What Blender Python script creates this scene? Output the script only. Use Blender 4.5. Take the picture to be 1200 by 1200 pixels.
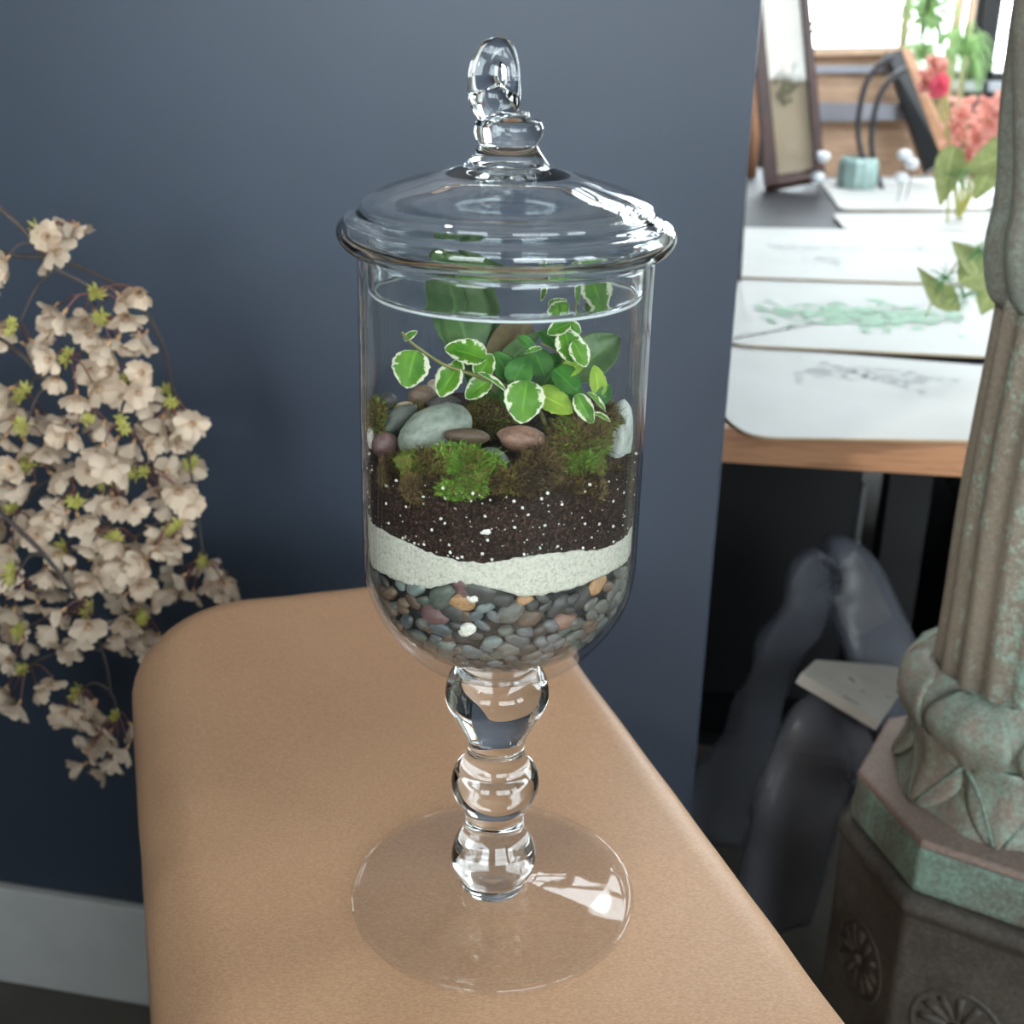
import bpy, bmesh, math, random
from mathutils import Vector, Matrix, noise

random.seed(7)
for o in list(bpy.data.objects):
    bpy.data.objects.remove(o, do_unlink=True)
scene = bpy.context.scene
COL = scene.collection
PI = math.pi

# ------------------------------------------------------------------ camera
FPX, PX0, PY0 = 1455.0, 600.0, 548.0
TH, RHO = math.radians(20.4), math.radians(1.38)
CAM = Vector((0.0048, -0.5432, 0.4447))
FWD = Vector((0, math.cos(TH), -math.sin(TH)))
_r, _u = Vector((1, 0, 0)), Vector((0, math.sin(TH), math.cos(TH)))
RGT = _r * math.cos(RHO) + _u * math.sin(RHO)
UPV = _u * math.cos(RHO) - _r * math.sin(RHO)
cam_data = bpy.data.cameras.new('camera')
cam = bpy.data.objects.new('camera', cam_data)
COL.objects.link(cam)
m = Matrix.Identity(4)
for i in range(3):
    m[i][0], m[i][1], m[i][2], m[i][3] = RGT[i], UPV[i], -FWD[i], CAM[i]
cam.matrix_world = m
cam_data.sensor_width = 36.0
cam_data.sensor_fit = 'HORIZONTAL'
cam_data.lens = FPX / 1200 * 36.0
cam_data.shift_y = -(600 - PY0) / 1200.0
cam_data.clip_start = 0.02
cam_data.clip_end = 200
cam_data.dof.use_dof = True
cam_data.dof.focus_distance = 0.60
cam_data.dof.aperture_fstop = 11.3
scene.camera = cam

# ------------------------------------------------------------------ world, exposure
scene.view_settings.view_transform = 'Standard'
scene.view_settings.look = 'None'
scene.view_settings.gamma = 1.0
scene.view_settings.use_curve_mapping = False
scene.view_settings.exposure = 1.28
SKY = 6.0
world = bpy.data.worlds.new('overcast_sky')
scene.world = world
world.use_nodes = True
bg = world.node_tree.nodes['Background']
bg.inputs[0].default_value = (0.90, 0.96, 1.0, 1)
bg.inputs[1].default_value = SKY
try:
    scene.cycles.max_bounces = 14
    scene.cycles.transmission_bounces = 12
    scene.cycles.transparent_max_bounces = 24
    scene.cycles.sample_clamp_indirect = 6.0
except Exception:
    pass

ROOM = dict(x0=-2.4, x1=2.7, y0=-3.0, y1=4.0, z0=-0.75, z1=1.95)
# openings: (wall, a0, a1, z0, z1); a runs along the wall
OPENINGS = [
    ('far', 0.55, 1.585, 0.235, 1.6), ('far', 1.625, 2.55, 0.235, 1.6),
    ('right', -2.7, -1.5, 0.45, 1.85), ('right', 0.75, 2.0, 0.45, 1.80),
    ('rear', -2.3, -0.7, 0.40, 1.90), ('rear', 0.25, 2.6, 0.40, 1.90),
]
ADDED_SKYLIGHT = (0.6, 2.2, 2.1, 3.5)                   # x0, x1, y0, y1 of an opening added to the unseen ceiling for its light
def opening_frame(w, a0, a1):
    """centre line point function and inward normal of an opening's wall"""
    if w == 'far':
        return (lambda a, z, d=0: Vector((a, ROOM['y1'] + d, z))), Vector((0, -1, 0))
    if w == 'rear':
        return (lambda a, z, d=0: Vector((a, ROOM['y0'] - d, z))), Vector((0, 1, 0))
    return (lambda a, z, d=0: Vector((ROOM['x1'] + d, a, z))), Vector((-1, 0, 0))
for w, a0, a1, z0, z1 in OPENINGS:
    P, n = opening_frame(w, a0, a1)
    ld = bpy.data.lights.new('window_daylight', 'AREA')
    ld.shape = 'RECTANGLE'
    ld.size, ld.size_y = a1 - a0, z1 - z0
    lo = bpy.data.objects.new('window_daylight', ld)
    COL.objects.link(lo)
    lo.location = P((a0 + a1) / 2, (z0 + z1) / 2, 0.02)
    lo.rotation_euler = n.to_track_quat('-Z', 'Z').to_euler()
    ld.cycles.is_portal = True
ld = bpy.data.lights.new('skylight_daylight', 'AREA'); ld.shape = 'RECTANGLE'; ld.size, ld.size_y = ADDED_SKYLIGHT[1] - ADDED_SKYLIGHT[0], ADDED_SKYLIGHT[3] - ADDED_SKYLIGHT[2]
lo = bpy.data.objects.new('skylight_daylight', ld); COL.objects.link(lo); lo.location = ((ADDED_SKYLIGHT[0] + ADDED_SKYLIGHT[1]) / 2, (ADDED_SKYLIGHT[2] + ADDED_SKYLIGHT[3]) / 2, ROOM['z1'] + 0.02); ld.cycles.is_portal = True
# added spot, out of view, put in to wash the navy wall with light
sd_ = bpy.data.lights.new('track_spot', 'SPOT')
sd_.energy = 72; sd_.color = (1.0, 0.95, 0.88); sd_.spot_size = math.radians(50); sd_.spot_blend = 1.0; sd_.shadow_soft_size = 0.09
so_ = bpy.data.objects.new('track_spot', sd_); COL.objects.link(so_)
so_.location = (-1.25, -1.0, 1.80)
so_.rotation_euler = (Vector((0.34, 0.6, 0.72)) - Vector(so_.location)).to_track_quat('-Z', 'Y').to_euler()

# ------------------------------------------------------------------ helpers
def ray(px, py):
    return FWD + RGT * ((px - PX0) / FPX) - UPV * ((py - PY0) / FPX)
def at(px, py, Y):
    d = ray(px, py)
    return CAM + d * ((Y - CAM.y) / d.y)
def atz(px, py, z):
    d = ray(px, py)
    return CAM + d * ((z - CAM.z) / d.z)
def pxm(P):
    """metres for one photo pixel at the distance of P"""
    return (Vector(P) - CAM).dot(FWD) / FPX
def on_cyl(px, py, r):
    d = ray(px, py)
    a = d.x ** 2 + d.y ** 2
    b = 2 * (CAM.x * d.x + CAM.y * d.y)
    c = CAM.x ** 2 + CAM.y ** 2 - r * r
    D = b * b - 4 * a * c
    if D < 0: return None
    P = CAM + d * ((-b - math.sqrt(D)) / 2 / a)
    return math.degrees(math.atan2(P.y, P.x)), P.z

MATS = {}
def lin(c):
    return tuple(((v / 255 / 12.92) if v / 255 <= 0.04045 else ((v / 255 + 0.055) / 1.055) ** 2.4) for v in c) + (1,)
class NT:
    def __init__(s, name):
        s.m = bpy.data.materials.new(name); s.m.use_nodes = True
        s.t = s.m.node_tree; s.t.nodes.clear()
        s.out = s.n('ShaderNodeOutputMaterial')
        MATS[name] = s.m
    def n(s, typ, **kw):
        x = s.t.nodes.new(typ)
        for k, v in kw.items(): setattr(x, k, v)
        return x
    def l(s, a, b): s.t.links.new(a, b)
    def set(s, x, **kw):
        for k, v in kw.items():
            x.inputs[k.replace('_', ' ')].default_value = v
    def coord(s, kind='Object', scale=(1, 1, 1), rot=(0, 0, 0)):
        c = s.n('ShaderNodeTexCoord'); mp = s.n('ShaderNodeMapping')
        s.l(c.outputs[kind], mp.inputs[0]); mp.inputs['Scale'].default_value = scale; mp.inputs['Rotation'].default_value = rot
        return mp.outputs[0]
    def noise(s, vec, scale, detail=4, rough=0.55, dist=0):
        x = s.n('ShaderNodeTexNoise'); s.l(vec, x.inputs['Vector'])
        x.inputs['Scale'].default_value = scale; x.inputs['Detail'].default_value = detail
        x.inputs['Roughness'].default_value = rough; x.inputs['Distortion'].default_value = dist
        return x.outputs['Fac']
    def ramp(s, fac, stops):
        x = s.n('ShaderNodeValToRGB'); s.l(fac, x.inputs[0])
        e = x.color_ramp.elements
        while len(e) < len(stops): e.new(0.5)
        for k, (p, c) in enumerate(stops):
            e[k].position = p; e[k].color = c if len(c) == 4 else tuple(c) + (1,)
        return x.outputs[0]
    def mix(s, fac, a, b, mode='MIX'):
        x = s.n('ShaderNodeMix', data_type='RGBA', blend_type=mode)
        for sock, v in ((x.inputs[0], fac), (x.inputs[6], a), (x.inputs[7], b)):
            if hasattr(v, 'links'): s.l(v, sock)
            elif isinstance(v, (int, float)): sock.default_value = v
            else: sock.default_value = v if len(v) == 4 else tuple(v) + (1,)
        return x.outputs[2]
    def bump(s, h, strength=0.3, dist=0.001):
        x = s.n('ShaderNodeBump'); s.l(h, x.inputs['Height'])
        x.inputs['Strength'].default_value = strength; x.inputs['Distance'].default_value = dist
        return x.outputs[0]
    def bsdf(s, color=None, rough=0.6, normal=None, metal=0, spec=0.5, **kw):
        x = s.n('ShaderNodeBsdfPrincipled')
        if color is not None:
            if hasattr(color, 'links'): s.l(color, x.inputs['Base Color'])
            else: x.inputs['Base Color'].default_value = color
        if hasattr(rough, 'links'): s.l(rough, x.inputs['Roughness'])
        else: x.inputs['Roughness'].default_value = rough
        x.inputs['Metallic'].default_value = metal
        x.inputs['Specular IOR Level'].default_value = spec
        if normal is not None: s.l(normal, x.inputs['Normal'])
        for k, v in kw.items(): x.inputs[k.replace('_', ' ')].default_value = v
        s.l(x.outputs[0], s.out.inputs[0])
        return x
def plain(name, rgb, rough=0.6, var=0.25, scale=40, bump=0.15, metal=0, spec=0.5):
    """a one-colour material with a little procedural mottling"""
    t = NT(name); v = t.coord()
    c = lin(rgb); f = t.noise(v, scale)
    col = t.ramp(f, [(0.25, tuple(x * (1 - var) for x in c[:3])), (0.75, tuple(min(1, x * (1 + var)) for x in c[:3]))])
    t.bsdf(col, rough, t.bump(t.noise(v, scale * 3), bump, 0.0006), metal, spec)
    return t.m

# glass: solid pieces refract, thin blown walls let straight light through with Fresnel reflections
t = NT('solid_glass'); g = t.n('ShaderNodeBsdfGlass'); t.set(g, Roughness=0.0, IOR=1.47, Color=(0.975, 0.988, 0.99, 1)); t.l(g.outputs[0], t.out.inputs[0])
def thin_glass(name, tint, ior=1.47, rough=0.0):
    t = NT(name)
    geo = t.n('ShaderNodeNewGeometry'); fr = t.n('ShaderNodeFresnel')
    mr = t.n('ShaderNodeMapRange'); t.l(geo.outputs['Backfacing'], mr.inputs[0]); mr.inputs[3].default_value = ior; mr.inputs[4].default_value = 1 / ior
    t.l(mr.outputs[0], fr.inputs['IOR'])
    tr = t.n('ShaderNodeBsdfTransparent'); tr.inputs[0].default_value = tint
    gl = t.n('ShaderNodeBsdfGlossy'); gl.inputs['Roughness'].default_value = rough
    mx = t.n('ShaderNodeMixShader'); t.l(fr.outputs[0], mx.inputs[0]); t.l(tr.outputs[0], mx.inputs[1]); t.l(gl.outputs[0], mx.inputs[2])
    t.l(mx.outputs[0], t.out.inputs[0])
    return t.m
thin_glass('blown_glass', (0.98, 0.988, 0.988, 1), 1.56)
thin_glass('foot_glass', (0.995, 0.998, 0.998, 1), 1.45)
thin_glass('window_glass', (0.97, 0.99, 0.99, 1))
t = NT('ground_glass'); g = t.n('ShaderNodeBsdfGlass'); t.set(g, Roughness=0.35, IOR=1.45, Color=(1, 1, 1, 1))
d = t.n('ShaderNodeBsdfDiffuse'); d.inputs[0].default_value = (0.9, 0.95, 0.97, 1); mx = t.n('ShaderNodeMixShader'); mx.inputs[0].default_value = 0.6
t.l(g.outputs[0], mx.inputs[1]); t.l(d.outputs[0], mx.inputs[2]); t.l(mx.outputs[0], t.out.inputs[0])

def mesh(name, verts, faces, mat=None, parent=None, smooth=True, mats=None, fmat=None, attr=None):
    me = bpy.data.meshes.new(name)
    me.from_pydata([tuple(v) for v in verts], [], faces)
    for mm in (mats or ([mat] if mat else [])):
        me.materials.append(MATS[mm] if isinstance(mm, str) else mm)
    if fmat: me.polygons.foreach_set('material_index', fmat)
    if smooth: me.polygons.foreach_set('use_smooth', [True] * len(me.polygons))
    if attr:
        for k, vals in attr.items():
            a = me.attributes.new(k, 'FLOAT', 'POINT'); a.data.foreach_set('value', vals)
    me.update()
    o = bpy.data.objects.new(name, me); COL.objects.link(o)
    if parent: o.parent = parent
    return o
def thing(name, label, cat, loc=(0, 0, 0), group=None, rz=0):
    o = bpy.data.objects.new(name, None); COL.objects.link(o)
    o.location = loc; o.rotation_euler = (0, 0, rz); o.empty_display_size = 0.02
    return tag(o, label, cat, group)
def tag(o, label=None, cat=None, group=None, kind=None):
    if label: o['label'] = label
    if cat: o['category'] = cat
    if group: o['group'] = group
    if kind: o['kind'] = kind
    return o
class MB:
    """collects shapes into one mesh"""
    def __init__(s): s.v, s.f = [], []
    def add(s, v, f):
        k = len(s.v); s.v += [Vector(x) for x in v]; s.f += [tuple(i + k for i in q) for q in f]; return s
    def box(s, lo, hi, mtx=None):
        x0, y0, z0 = lo; x1, y1, z1 = hi
        v = [Vector(p) for p in ((x0, y0, z0), (x1, y0, z0), (x1, y1, z0), (x0, y1, z0), (x0, y0, z1), (x1, y0, z1), (x1, y1, z1), (x0, y1, z1))]
        if mtx: v = [mtx @ p for p in v]
        return s.add(v, [(3, 2, 1, 0), (4, 5, 6, 7), (0, 1, 5, 4), (1, 2, 6, 5), (2, 3, 7, 6), (3, 0, 4, 7)])
    def bar(s, a, b, w, h, up=(0, 0, 1)):
        a, b = Vector(a), Vector(b); d = (b - a).normalized(); sd = d.cross(Vector(up))
        if sd.length < 1e-5: sd = d.cross(Vector((0, 1, 0)))
        sd.normalize(); u = sd.cross(d)
        v = [p + sd * x * w / 2 + u * z * h / 2 for p in (a, b) for x, z in ((-1, -1), (1, -1), (1, 1), (-1, 1))]
        return s.add(v, [(0, 1, 2, 3), (7, 6, 5, 4), (1, 0, 4, 5), (2, 1, 5, 6), (3, 2, 6, 7), (0, 3, 7, 4)])
    def tube(s, pts, rad, n=8, cap=True):
        pts = [Vector(p) for p in pts]; N = len(pts)
        if not hasattr(rad, '__len__'): rad = [rad] * N
        vs, fs = [], []; prev = None
        for i, p in enumerate(pts):
            d = (pts[min(i + 1, N - 1)] - pts[max(i - 1, 0)]).normalized()
            if prev is None:
                sd = d.cross(Vector((0.1, 0.3, 1)));
                if sd.length < 1e-4: sd = d.cross(Vector((1, 0, 0)))
            else: sd = prev - d * prev.dot(d)
            sd.normalize(); prev = sd; u = d.cross(sd)
            for k in range(n):
                a = 2 * PI * k / n; vs.append(p + (sd * math.cos(a) + u * math.sin(a)) * rad[i])
        for i in range(N - 1):
            for k in range(n):
                k2 = (k + 1) % n; fs.append((i * n + k, i * n + k2, (i + 1) * n + k2, (i + 1) * n + k))
        if cap: fs += [tuple(range(n))[::-1], tuple((N - 1) * n + k for k in range(n))]
        return s.add(vs, fs)
    def build(s, name, mat, parent=None, smooth=False): return mesh(name, s.v, s.f, mat, parent, smooth)
def bevel(o, w, seg=2):
    b = o.modifiers.new('bevel', 'BEVEL'); b.width = w; b.segments = seg; b.limit_method = 'ANGLE'; return o
def spline(pts, per=6, closed=False):
    P = [Vector(p) if len(p) == 3 else Vector((p[0], p[1], 0)) for p in pts]; N = len(P); out = []
    for i in range(N if closed else N - 1):
        g = lambda k: P[k % N] if closed else P[max(0, min(N - 1, k))]
        a, b, c, d = g(i - 1), g(i), g(i + 1), g(i + 2)
        for k in range(per):
            t_ = k / per
            out.append(0.5 * ((2 * b) + (c - a) * t_ + (2 * a - 5 * b + 4 * c - d) * t_ ** 2 + (3 * b - a - 3 * c + d) * t_ ** 3))
    if not closed: out.append(P[-1])
    return out
def revolve(prof, n=96):
    """(r, z) pairs; points with r = 0 become poles"""
    vs, fs, ring = [], [], []
    for r, z in prof:
        if r < 1e-6: ring.append([len(vs)]); vs.append(Vector((0, 0, z)))
        else:
            ring.append(list(range(len(vs), len(vs) + n)))
            vs += [Vector((r * math.cos(2 * PI * k / n), r * math.sin(2 * PI * k / n), z)) for k in range(n)]
    for a, b in zip(ring, ring[1:]):
        for k in range(n):
            k2 = (k + 1) % n
            if len(a) == 1 and len(b) == 1: break
            if len(a) == 1: fs.append((a[0], b[k2], b[k]))
            elif len(b) == 1: fs.append((a[k], a[k2], b[0]))
            else: fs.append((a[k], a[k2], b[k2], b[k]))
    return vs, fs
def fix_normals(o):
    bm = bmesh.new(); bm.from_mesh(o.data); bmesh.ops.recalc_face_normals(bm, faces=bm.faces); bm.to_mesh(o.data); bm.free(); return o

# ------------------------------------------------------------------ materials
t = NT('navy_paint'); v = t.coord()
t.bsdf(t.ramp(t.noise(v, 3), [(0.3, lin((57, 65, 78))), (0.7, lin((61, 70, 84)))]), 0.42, t.bump(t.noise(v, 240, 3), 0.12, 0.0006), spec=0.4)
plain('baseboard_paint', (205, 205, 203), 0.5, 0.08, 12)
plain('room_paint', (150, 147, 142), 0.8, 0.1, 4)
plain('ceiling_paint', (186, 184, 180), 0.85, 0.1, 4)
plain('concrete', (92, 88, 82), 0.7, 0.2, 9)
plain('pavement', (120, 120, 118), 0.9, 0.15, 2)
plain('window_frame_paint', (38, 38, 40), 0.45, 0.1, 20)
plain('sill_paint', (190, 196, 205), 0.4, 0.06, 20)
t = NT('kraft_paper'); v = t.coord()
f1 = t.noise(v, 9, 3); f2 = t.noise(t.coord(scale=(1, 2.4, 1)), 520, 4, 0.7)
c = t.ramp(f1, [(0.3, lin((190, 146, 111))), (0.7, lin((201, 157, 121)))])
c = t.mix(0.35, c, t.ramp(f2, [(0.35, lin((150, 110, 80))), (0.65, lin((225, 184, 148)))]))
t.bsdf(c, 0.46, t.bump(f2, 0.22, 0.0004), spec=0.5)
t = NT('wood_edge'); v = t.coord(scale=(2, 30, 30)); f = t.noise(v, 6, 6, 0.6, 0.5)
t.bsdf(t.ramp(f, [(0.3, lin((150, 105, 76))), (0.55, lin((186, 137, 102))), (0.75, lin((170, 122, 90)))]), 0.5)
t = NT('mahogany'); v = t.coord(scale=(20, 20, 2)); f = t.noise(v, 5, 5, 0.6, 0.6)
t.bsdf(t.ramp(f, [(0.3, lin((42, 18, 14))), (0.7, lin((84, 40, 30)))]), 0.35)
t = NT('brown_board'); v = t.coord(scale=(3, 3, 18)); f = t.noise(v, 4, 5, 0.6, 0.4)
t.bsdf(t.ramp(f, [(0.3, lin((128, 98, 76))), (0.7, lin((168, 134, 106)))]), 0.6)
plain('black_table', (40, 41, 48), 0.6, 0.15, 12)
plain('black_paint', (22, 23, 26), 0.4, 0.2, 20)
plain('black_box_card', (14, 15, 19), 0.5, 0.2, 20)
plain('steel_strap', (140, 140, 148), 0.35, 0.1, 30, metal=0.8)
plain('iron_hoop', (66, 64, 68), 0.5, 0.2, 30)
t = NT('print_sheet'); v = t.coord(); t.bsdf(t.ramp(t.noise(v, 5, 5), [(0.3, lin((172, 172, 169))), (0.7, lin((184, 184, 182)))]), 0.6)
plain('sheet_edge', (196, 172, 138), 0.6, 0.1, 30)
plain('ink_green', (150, 186, 160), 0.7, 0.25, 60)
plain('ink_grey', (176, 178, 180), 0.7, 0.2, 60)
plain('ink_dark', (92, 92, 96), 0.7, 0.2, 60)
plain('sepia_sheet', (204, 178, 150), 0.6, 0.12, 6)
plain('sepia_ink', (128, 116, 92), 0.7, 0.25, 50)
plain('kraft_tube', (190, 140, 110), 0.6, 0.1, 20)
plain('teal_ribbed', (160, 186, 182), 0.3, 0.25, 40)
plain('white_cotton', (232, 236, 242), 0.8, 0.05, 60)
plain('grey_wood', (168, 166, 160), 0.55, 0.12, 30)
plain('wrapped_board', (120, 112, 98), 0.6, 0.2, 20)
t = NT('plastic_film')
tr = t.n('ShaderNodeBsdfTransparent'); tr.inputs[0].default_value = (0.78, 0.8, 0.85, 1)
pb = t.n('ShaderNodeBsdfPrincipled'); pb.inputs['Base Color'].default_value = lin((112, 116, 126)); pb.inputs['Roughness'].default_value = 0.3
nb = t.bump(t.noise(t.coord(), 9, 2, 0.5, 0.6), 0.5, 0.02); t.l(nb, pb.inputs['Normal'])
mx = t.n('ShaderNodeMixShader'); mx.inputs[0].default_value = 0.46; t.l(tr.outputs[0], mx.inputs[1]); t.l(pb.outputs[0], mx.inputs[2]); t.l(mx.outputs[0], t.out.inputs[0])
# verdigris bronze: brown metal skin with green streaks and blotches
def patina(name, brown, green, lo, hi, stretch):
    t = NT(name); v = t.coord(scale=stretch); v2 = t.coord()
    a = t.noise(v, 14, 6, 0.65, 0.4); b = t.noise(v2, 60, 5, 0.7); c2 = t.noise(v2, 260, 3, 0.7)
    k = t.mix(0.42, a, b); k = t.mix(0.18, k, c2)
    col = t.ramp(k, [(lo, brown), ((lo + hi) / 2, tuple((brown[i] + green[i]) / 2 for i in range(4))), (hi, green)])
    col = t.mix(0.5, col, t.ramp(c2, [(0.3, (0.55, 0.55, 0.55, 1)), (0.7, (1.35, 1.35, 1.35, 1))]), 'MULTIPLY')
    t.bsdf(col, 0.62, t.bump(b, 0.5, 0.002), spec=0.35)
patina('patina_shaft', lin((116, 108, 96)), lin((138, 176, 162)), 0.49, 0.62, (1, 1, 0.06))
patina('patina_leaf', lin((130, 120, 110)), lin((132, 170, 156)), 0.45, 0.68, (1, 1, 0.6))
patina('patina_plinth', lin((128, 112, 104)), lin((118, 150, 140)), 0.55, 0.8, (1, 1, 1))
patina('patina_band', lin((100, 98, 90)), lin((122, 158, 146)), 0.42, 0.64, (1, 1, 0.12))
patina('dark_pedestal', lin((66, 62, 58)), lin((96, 92, 84)), 0.45, 0.75, (1, 1, 1))
patina('dark_bronze', lin((104, 102, 94)), lin((118, 140, 130)), 0.48, 0.75, (1, 1, 0.3))
plain('vase_glaze', (70, 70, 74), 0.3, 0.1, 20)
# planting
t = NT('potting_soil'); v = t.coord()
f = t.noise(v, 800, 6, 0.8); f2 = t.noise(v, 160, 4, 0.65)
c = t.ramp(f, [(0.36, lin((22, 16, 14))), (0.53, lin((66, 50, 43))), (0.68, lin((150, 116, 96)))])
c = t.mix(0.5, c, t.ramp(f2, [(0.35, (0.35, 0.33, 0.32, 1)), (0.65, (1.1, 1.0, 0.95, 1))]), 'MULTIPLY')
t.bsdf(c, 0.85, t.bump(f, 0.9, 0.003), spec=0.2)
t = NT('white_sand'); v = t.coord(); f = t.noise(v, 620, 4, 0.75)
t.bsdf(t.ramp(f, [(0.3, lin((160, 156, 138))), (0.45, lin((212, 210, 194))), (0.7, lin((236, 233, 218)))]), 0.85, t.bump(f, 0.8, 0.002), spec=0.2)
plain('gravel_core', (34, 34, 34), 0.8, 0.3, 300, 0.8)
plain('perlite', (236, 234, 226), 0.8, 0.06, 400)
def stone_mat(name, rgb, var=0.34, rough=0.42, scale=6, speck=None):
    t = NT(name); v = t.coord(); c = lin(rgb)[:3]
    f = t.noise(v, scale, 6, 0.65); g2 = t.noise(v, scale * 0.25, 3, 0.5, 0.8)
    col = t.ramp(t.mix(0.45, f, g2), [(0.38, tuple(x * (1 - var) for x in c)), (0.62, tuple(x * (1 + var) for x in c))])
    if speck:
        col = t.mix(t.ramp(t.noise(v, scale * 2.2, 2), [(0.68, (0, 0, 0)), (0.74, (0.7, 0.7, 0.7))]), col, lin(speck))
    t.bsdf(col, rough, t.bump(f, 0.35, 0.0006)); return name
for nm, rgb in dict(stone_sage=(128, 136, 124), stone_slate=(86, 92, 84), stone_plum=(108, 82, 80), stone_brown=(110, 92, 76), stone_tan=(168, 150, 122),
                    stone_beige=(178, 166, 146), stone_umber=(92, 76, 62), stone_rust=(138, 106, 90), stone_bluegrey=(92, 96, 97), stone_pale=(176, 182, 172),
                    stone_white=(226, 222, 210), stone_dark=(66, 65, 62), stone_grey=(102, 100, 93), stone_teal=(116, 126, 122), stone_orange=(170, 132, 94)).items():
    stone_mat(nm, rgb, speck=(200, 196, 180) if nm in ('stone_brown', 'stone_dark', 'stone_plum') else None)
def leaf_mat(name, green, dark, margin, spec=0.3, rough=0.4, sub=0.3, vein=0.5):
    """attribute e: 0 on the midrib, 1 on the margin; attribute w: along the leaf"""
    t = NT(name); e = t.n('ShaderNodeAttribute', attribute_name='e'); v = t.coord()
    n1 = t.noise(v, 260, 4, 0.65)
    body = t.ramp(t.noise(v, 130, 3), [(0.3, dark), (0.7, green)])
    rib = t.ramp(e.outputs['Fac'], [(0.0, (1, 1, 1)), (0.10, (0, 0, 0))])
    body = t.mix(t.mix(1.0, rib, (vein, vein, vein), 'MULTIPLY'), body, tuple(min(1, x * 1.6 + 0.03) for x in green[:3]))
    if margin:
        md = t.n('ShaderNodeMath', operation='MULTIPLY_ADD'); t.l(n1, md.inputs[0]); md.inputs[1].default_value = 1.5; t.l(e.outputs['Fac'], md.inputs[2])
        mm = t.n('ShaderNodeMapRange'); t.l(md.outputs[0], mm.inputs[0]); mm.inputs[1].default_value = 1.50; mm.inputs[2].default_value = 1.54
        body = t.mix(mm.outputs[0], body, margin)
    x = t.bsdf(body, rough, t.bump(t.noise(v, 700, 2), 0.15, 0.0004), spec=spec)
    tl = t.n('ShaderNodeBsdfTranslucent'); t.l(body, tl.inputs[0]); mx = t.n('ShaderNodeMixShader'); mx.inputs[0].default_value = sub
    t.l(x.outputs[0], mx.inputs[1]); t.l(tl.outputs[0], mx.inputs[2]); t.l(mx.outputs[0], t.out.inputs[0])
leaf_mat('leaf_variegated', lin((112, 164, 50)), lin((66, 126, 38)), lin((232, 234, 206)))
leaf_mat('leaf_green', lin((78, 136, 54)), lin((44, 100, 42)), None)
leaf_mat('leaf_lime', lin((178, 204, 86)), lin((136, 174, 64)), None)
leaf_mat('leaf_dark', lin((104, 136, 84)), lin((74, 108, 68)), None, rough=0.3)
leaf_mat('leaf_purple', lin((128, 116, 80)), lin((104, 88, 66)), None, rough=0.45)
leaf_mat('leaf_pale', lin((190, 196, 142)), lin((168, 178, 116)), None, rough=0.6, sub=0.4)
leaf_mat('petal_white', lin((244, 230, 210)), lin((226, 206, 184)), None, rough=0.7, sub=0.35, vein=0.2)
leaf_mat('petal_coral', lin((244, 192, 178)), lin((232, 156, 142)), None, rough=0.7, sub=0.35, vein=0.2)
leaf_mat('petal_pink', lin((250, 132, 152)), lin((240, 96, 124)), None, rough=0.7, sub=0.35, vein=0.2)
plain('vine_stem', (112, 112, 62), 0.5, 0.2, 200)
plain('twig_bark', (70, 62, 60), 0.7, 0.25, 120)
plain('flower_stalk', (120, 78, 72), 0.6, 0.2, 120)
plain('stamen', (190, 150, 110), 0.7, 0.2, 300)
plain('bract_leaf', (168, 164, 84), 0.6, 0.2, 200)
plain('needle_green', (96, 150, 100), 0.6, 0.25, 120)
plain('grass_green', (160, 196, 128), 0.6, 0.3, 30)
plain('bamboo', (222, 186, 156), 0.5, 0.15, 20)
t = NT('moss'); c0 = t.n('ShaderNodeAttribute', attribute_name='tone'); ob = t.n('ShaderNodeObjectInfo')
x = t.bsdf(t.ramp(c0.outputs['Fac'], [(0.0, lin((60, 48, 34))), (0.3, lin((108, 88, 56))), (0.55, lin((118, 114, 56))), (0.8, lin((92, 134, 48))), (1.0, lin((138, 180, 74)))]), 0.7, spec=0.2)
thin_glass('droplet_glass', (1, 1, 1, 1), 1.33)

# ================================================================== THE SETTING
Z0, Z1 = ROOM['z0'], ROOM['z1']; X0, X1, Y0, Y1 = ROOM['x0'], ROOM['x1'], ROOM['y0'], ROOM['y1']
def struct(o, label=None):
    o['kind'] = 'structure'
    if label: o['label'] = label
    return o
struct(MB().box((X0, Y0, Z0 - 0.1), (X1, Y1, Z0)).build('floor', 'concrete'), 'grey concrete floor below the navy wall')
kx0, kx1, ky0, ky1 = ADDED_SKYLIGHT
struct(MB().box((X0, Y0, Z1), (X1, ky0, Z1 + 0.1)).box((X0, ky1, Z1), (X1, Y1, Z1 + 0.1)).box((X0, ky0, Z1), (kx0, ky1, Z1 + 0.1)).box((kx1, ky0, Z1), (X1, ky1, Z1 + 0.1)).build('ceiling', 'ceiling_paint'), 'pale ceiling of the shop out of view')
skl = bpy.data.objects.new('window_skylight', None); COL.objects.link(skl); struct(skl, 'glazed skylight in the shop ceiling')
fb = MB()
for k in range(6): xx = kx0 + (kx1 - kx0) * k / 5; fb.box((xx - 0.02, ky0, Z1 + 0.03), (xx + 0.02, ky1, Z1 + 0.07))
for k in range(4): yy = ky0 + (ky1 - ky0) * k / 3; fb.box((kx0, yy - 0.02, Z1 + 0.03), (kx1, yy + 0.02, Z1 + 0.07))
fb.build('frame', 'window_frame_paint', skl); MB().box((kx0, ky0, Z1 + 0.048), (kx1, ky1, Z1 + 0.052)).build('pane', 'window_glass', skl)
struct(MB().box((-40, -40, Z0 - 0.3), (40, 40, Z0 - 0.12)).build('ground', 'pavement'), 'pale pavement outside the shop windows')
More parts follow.
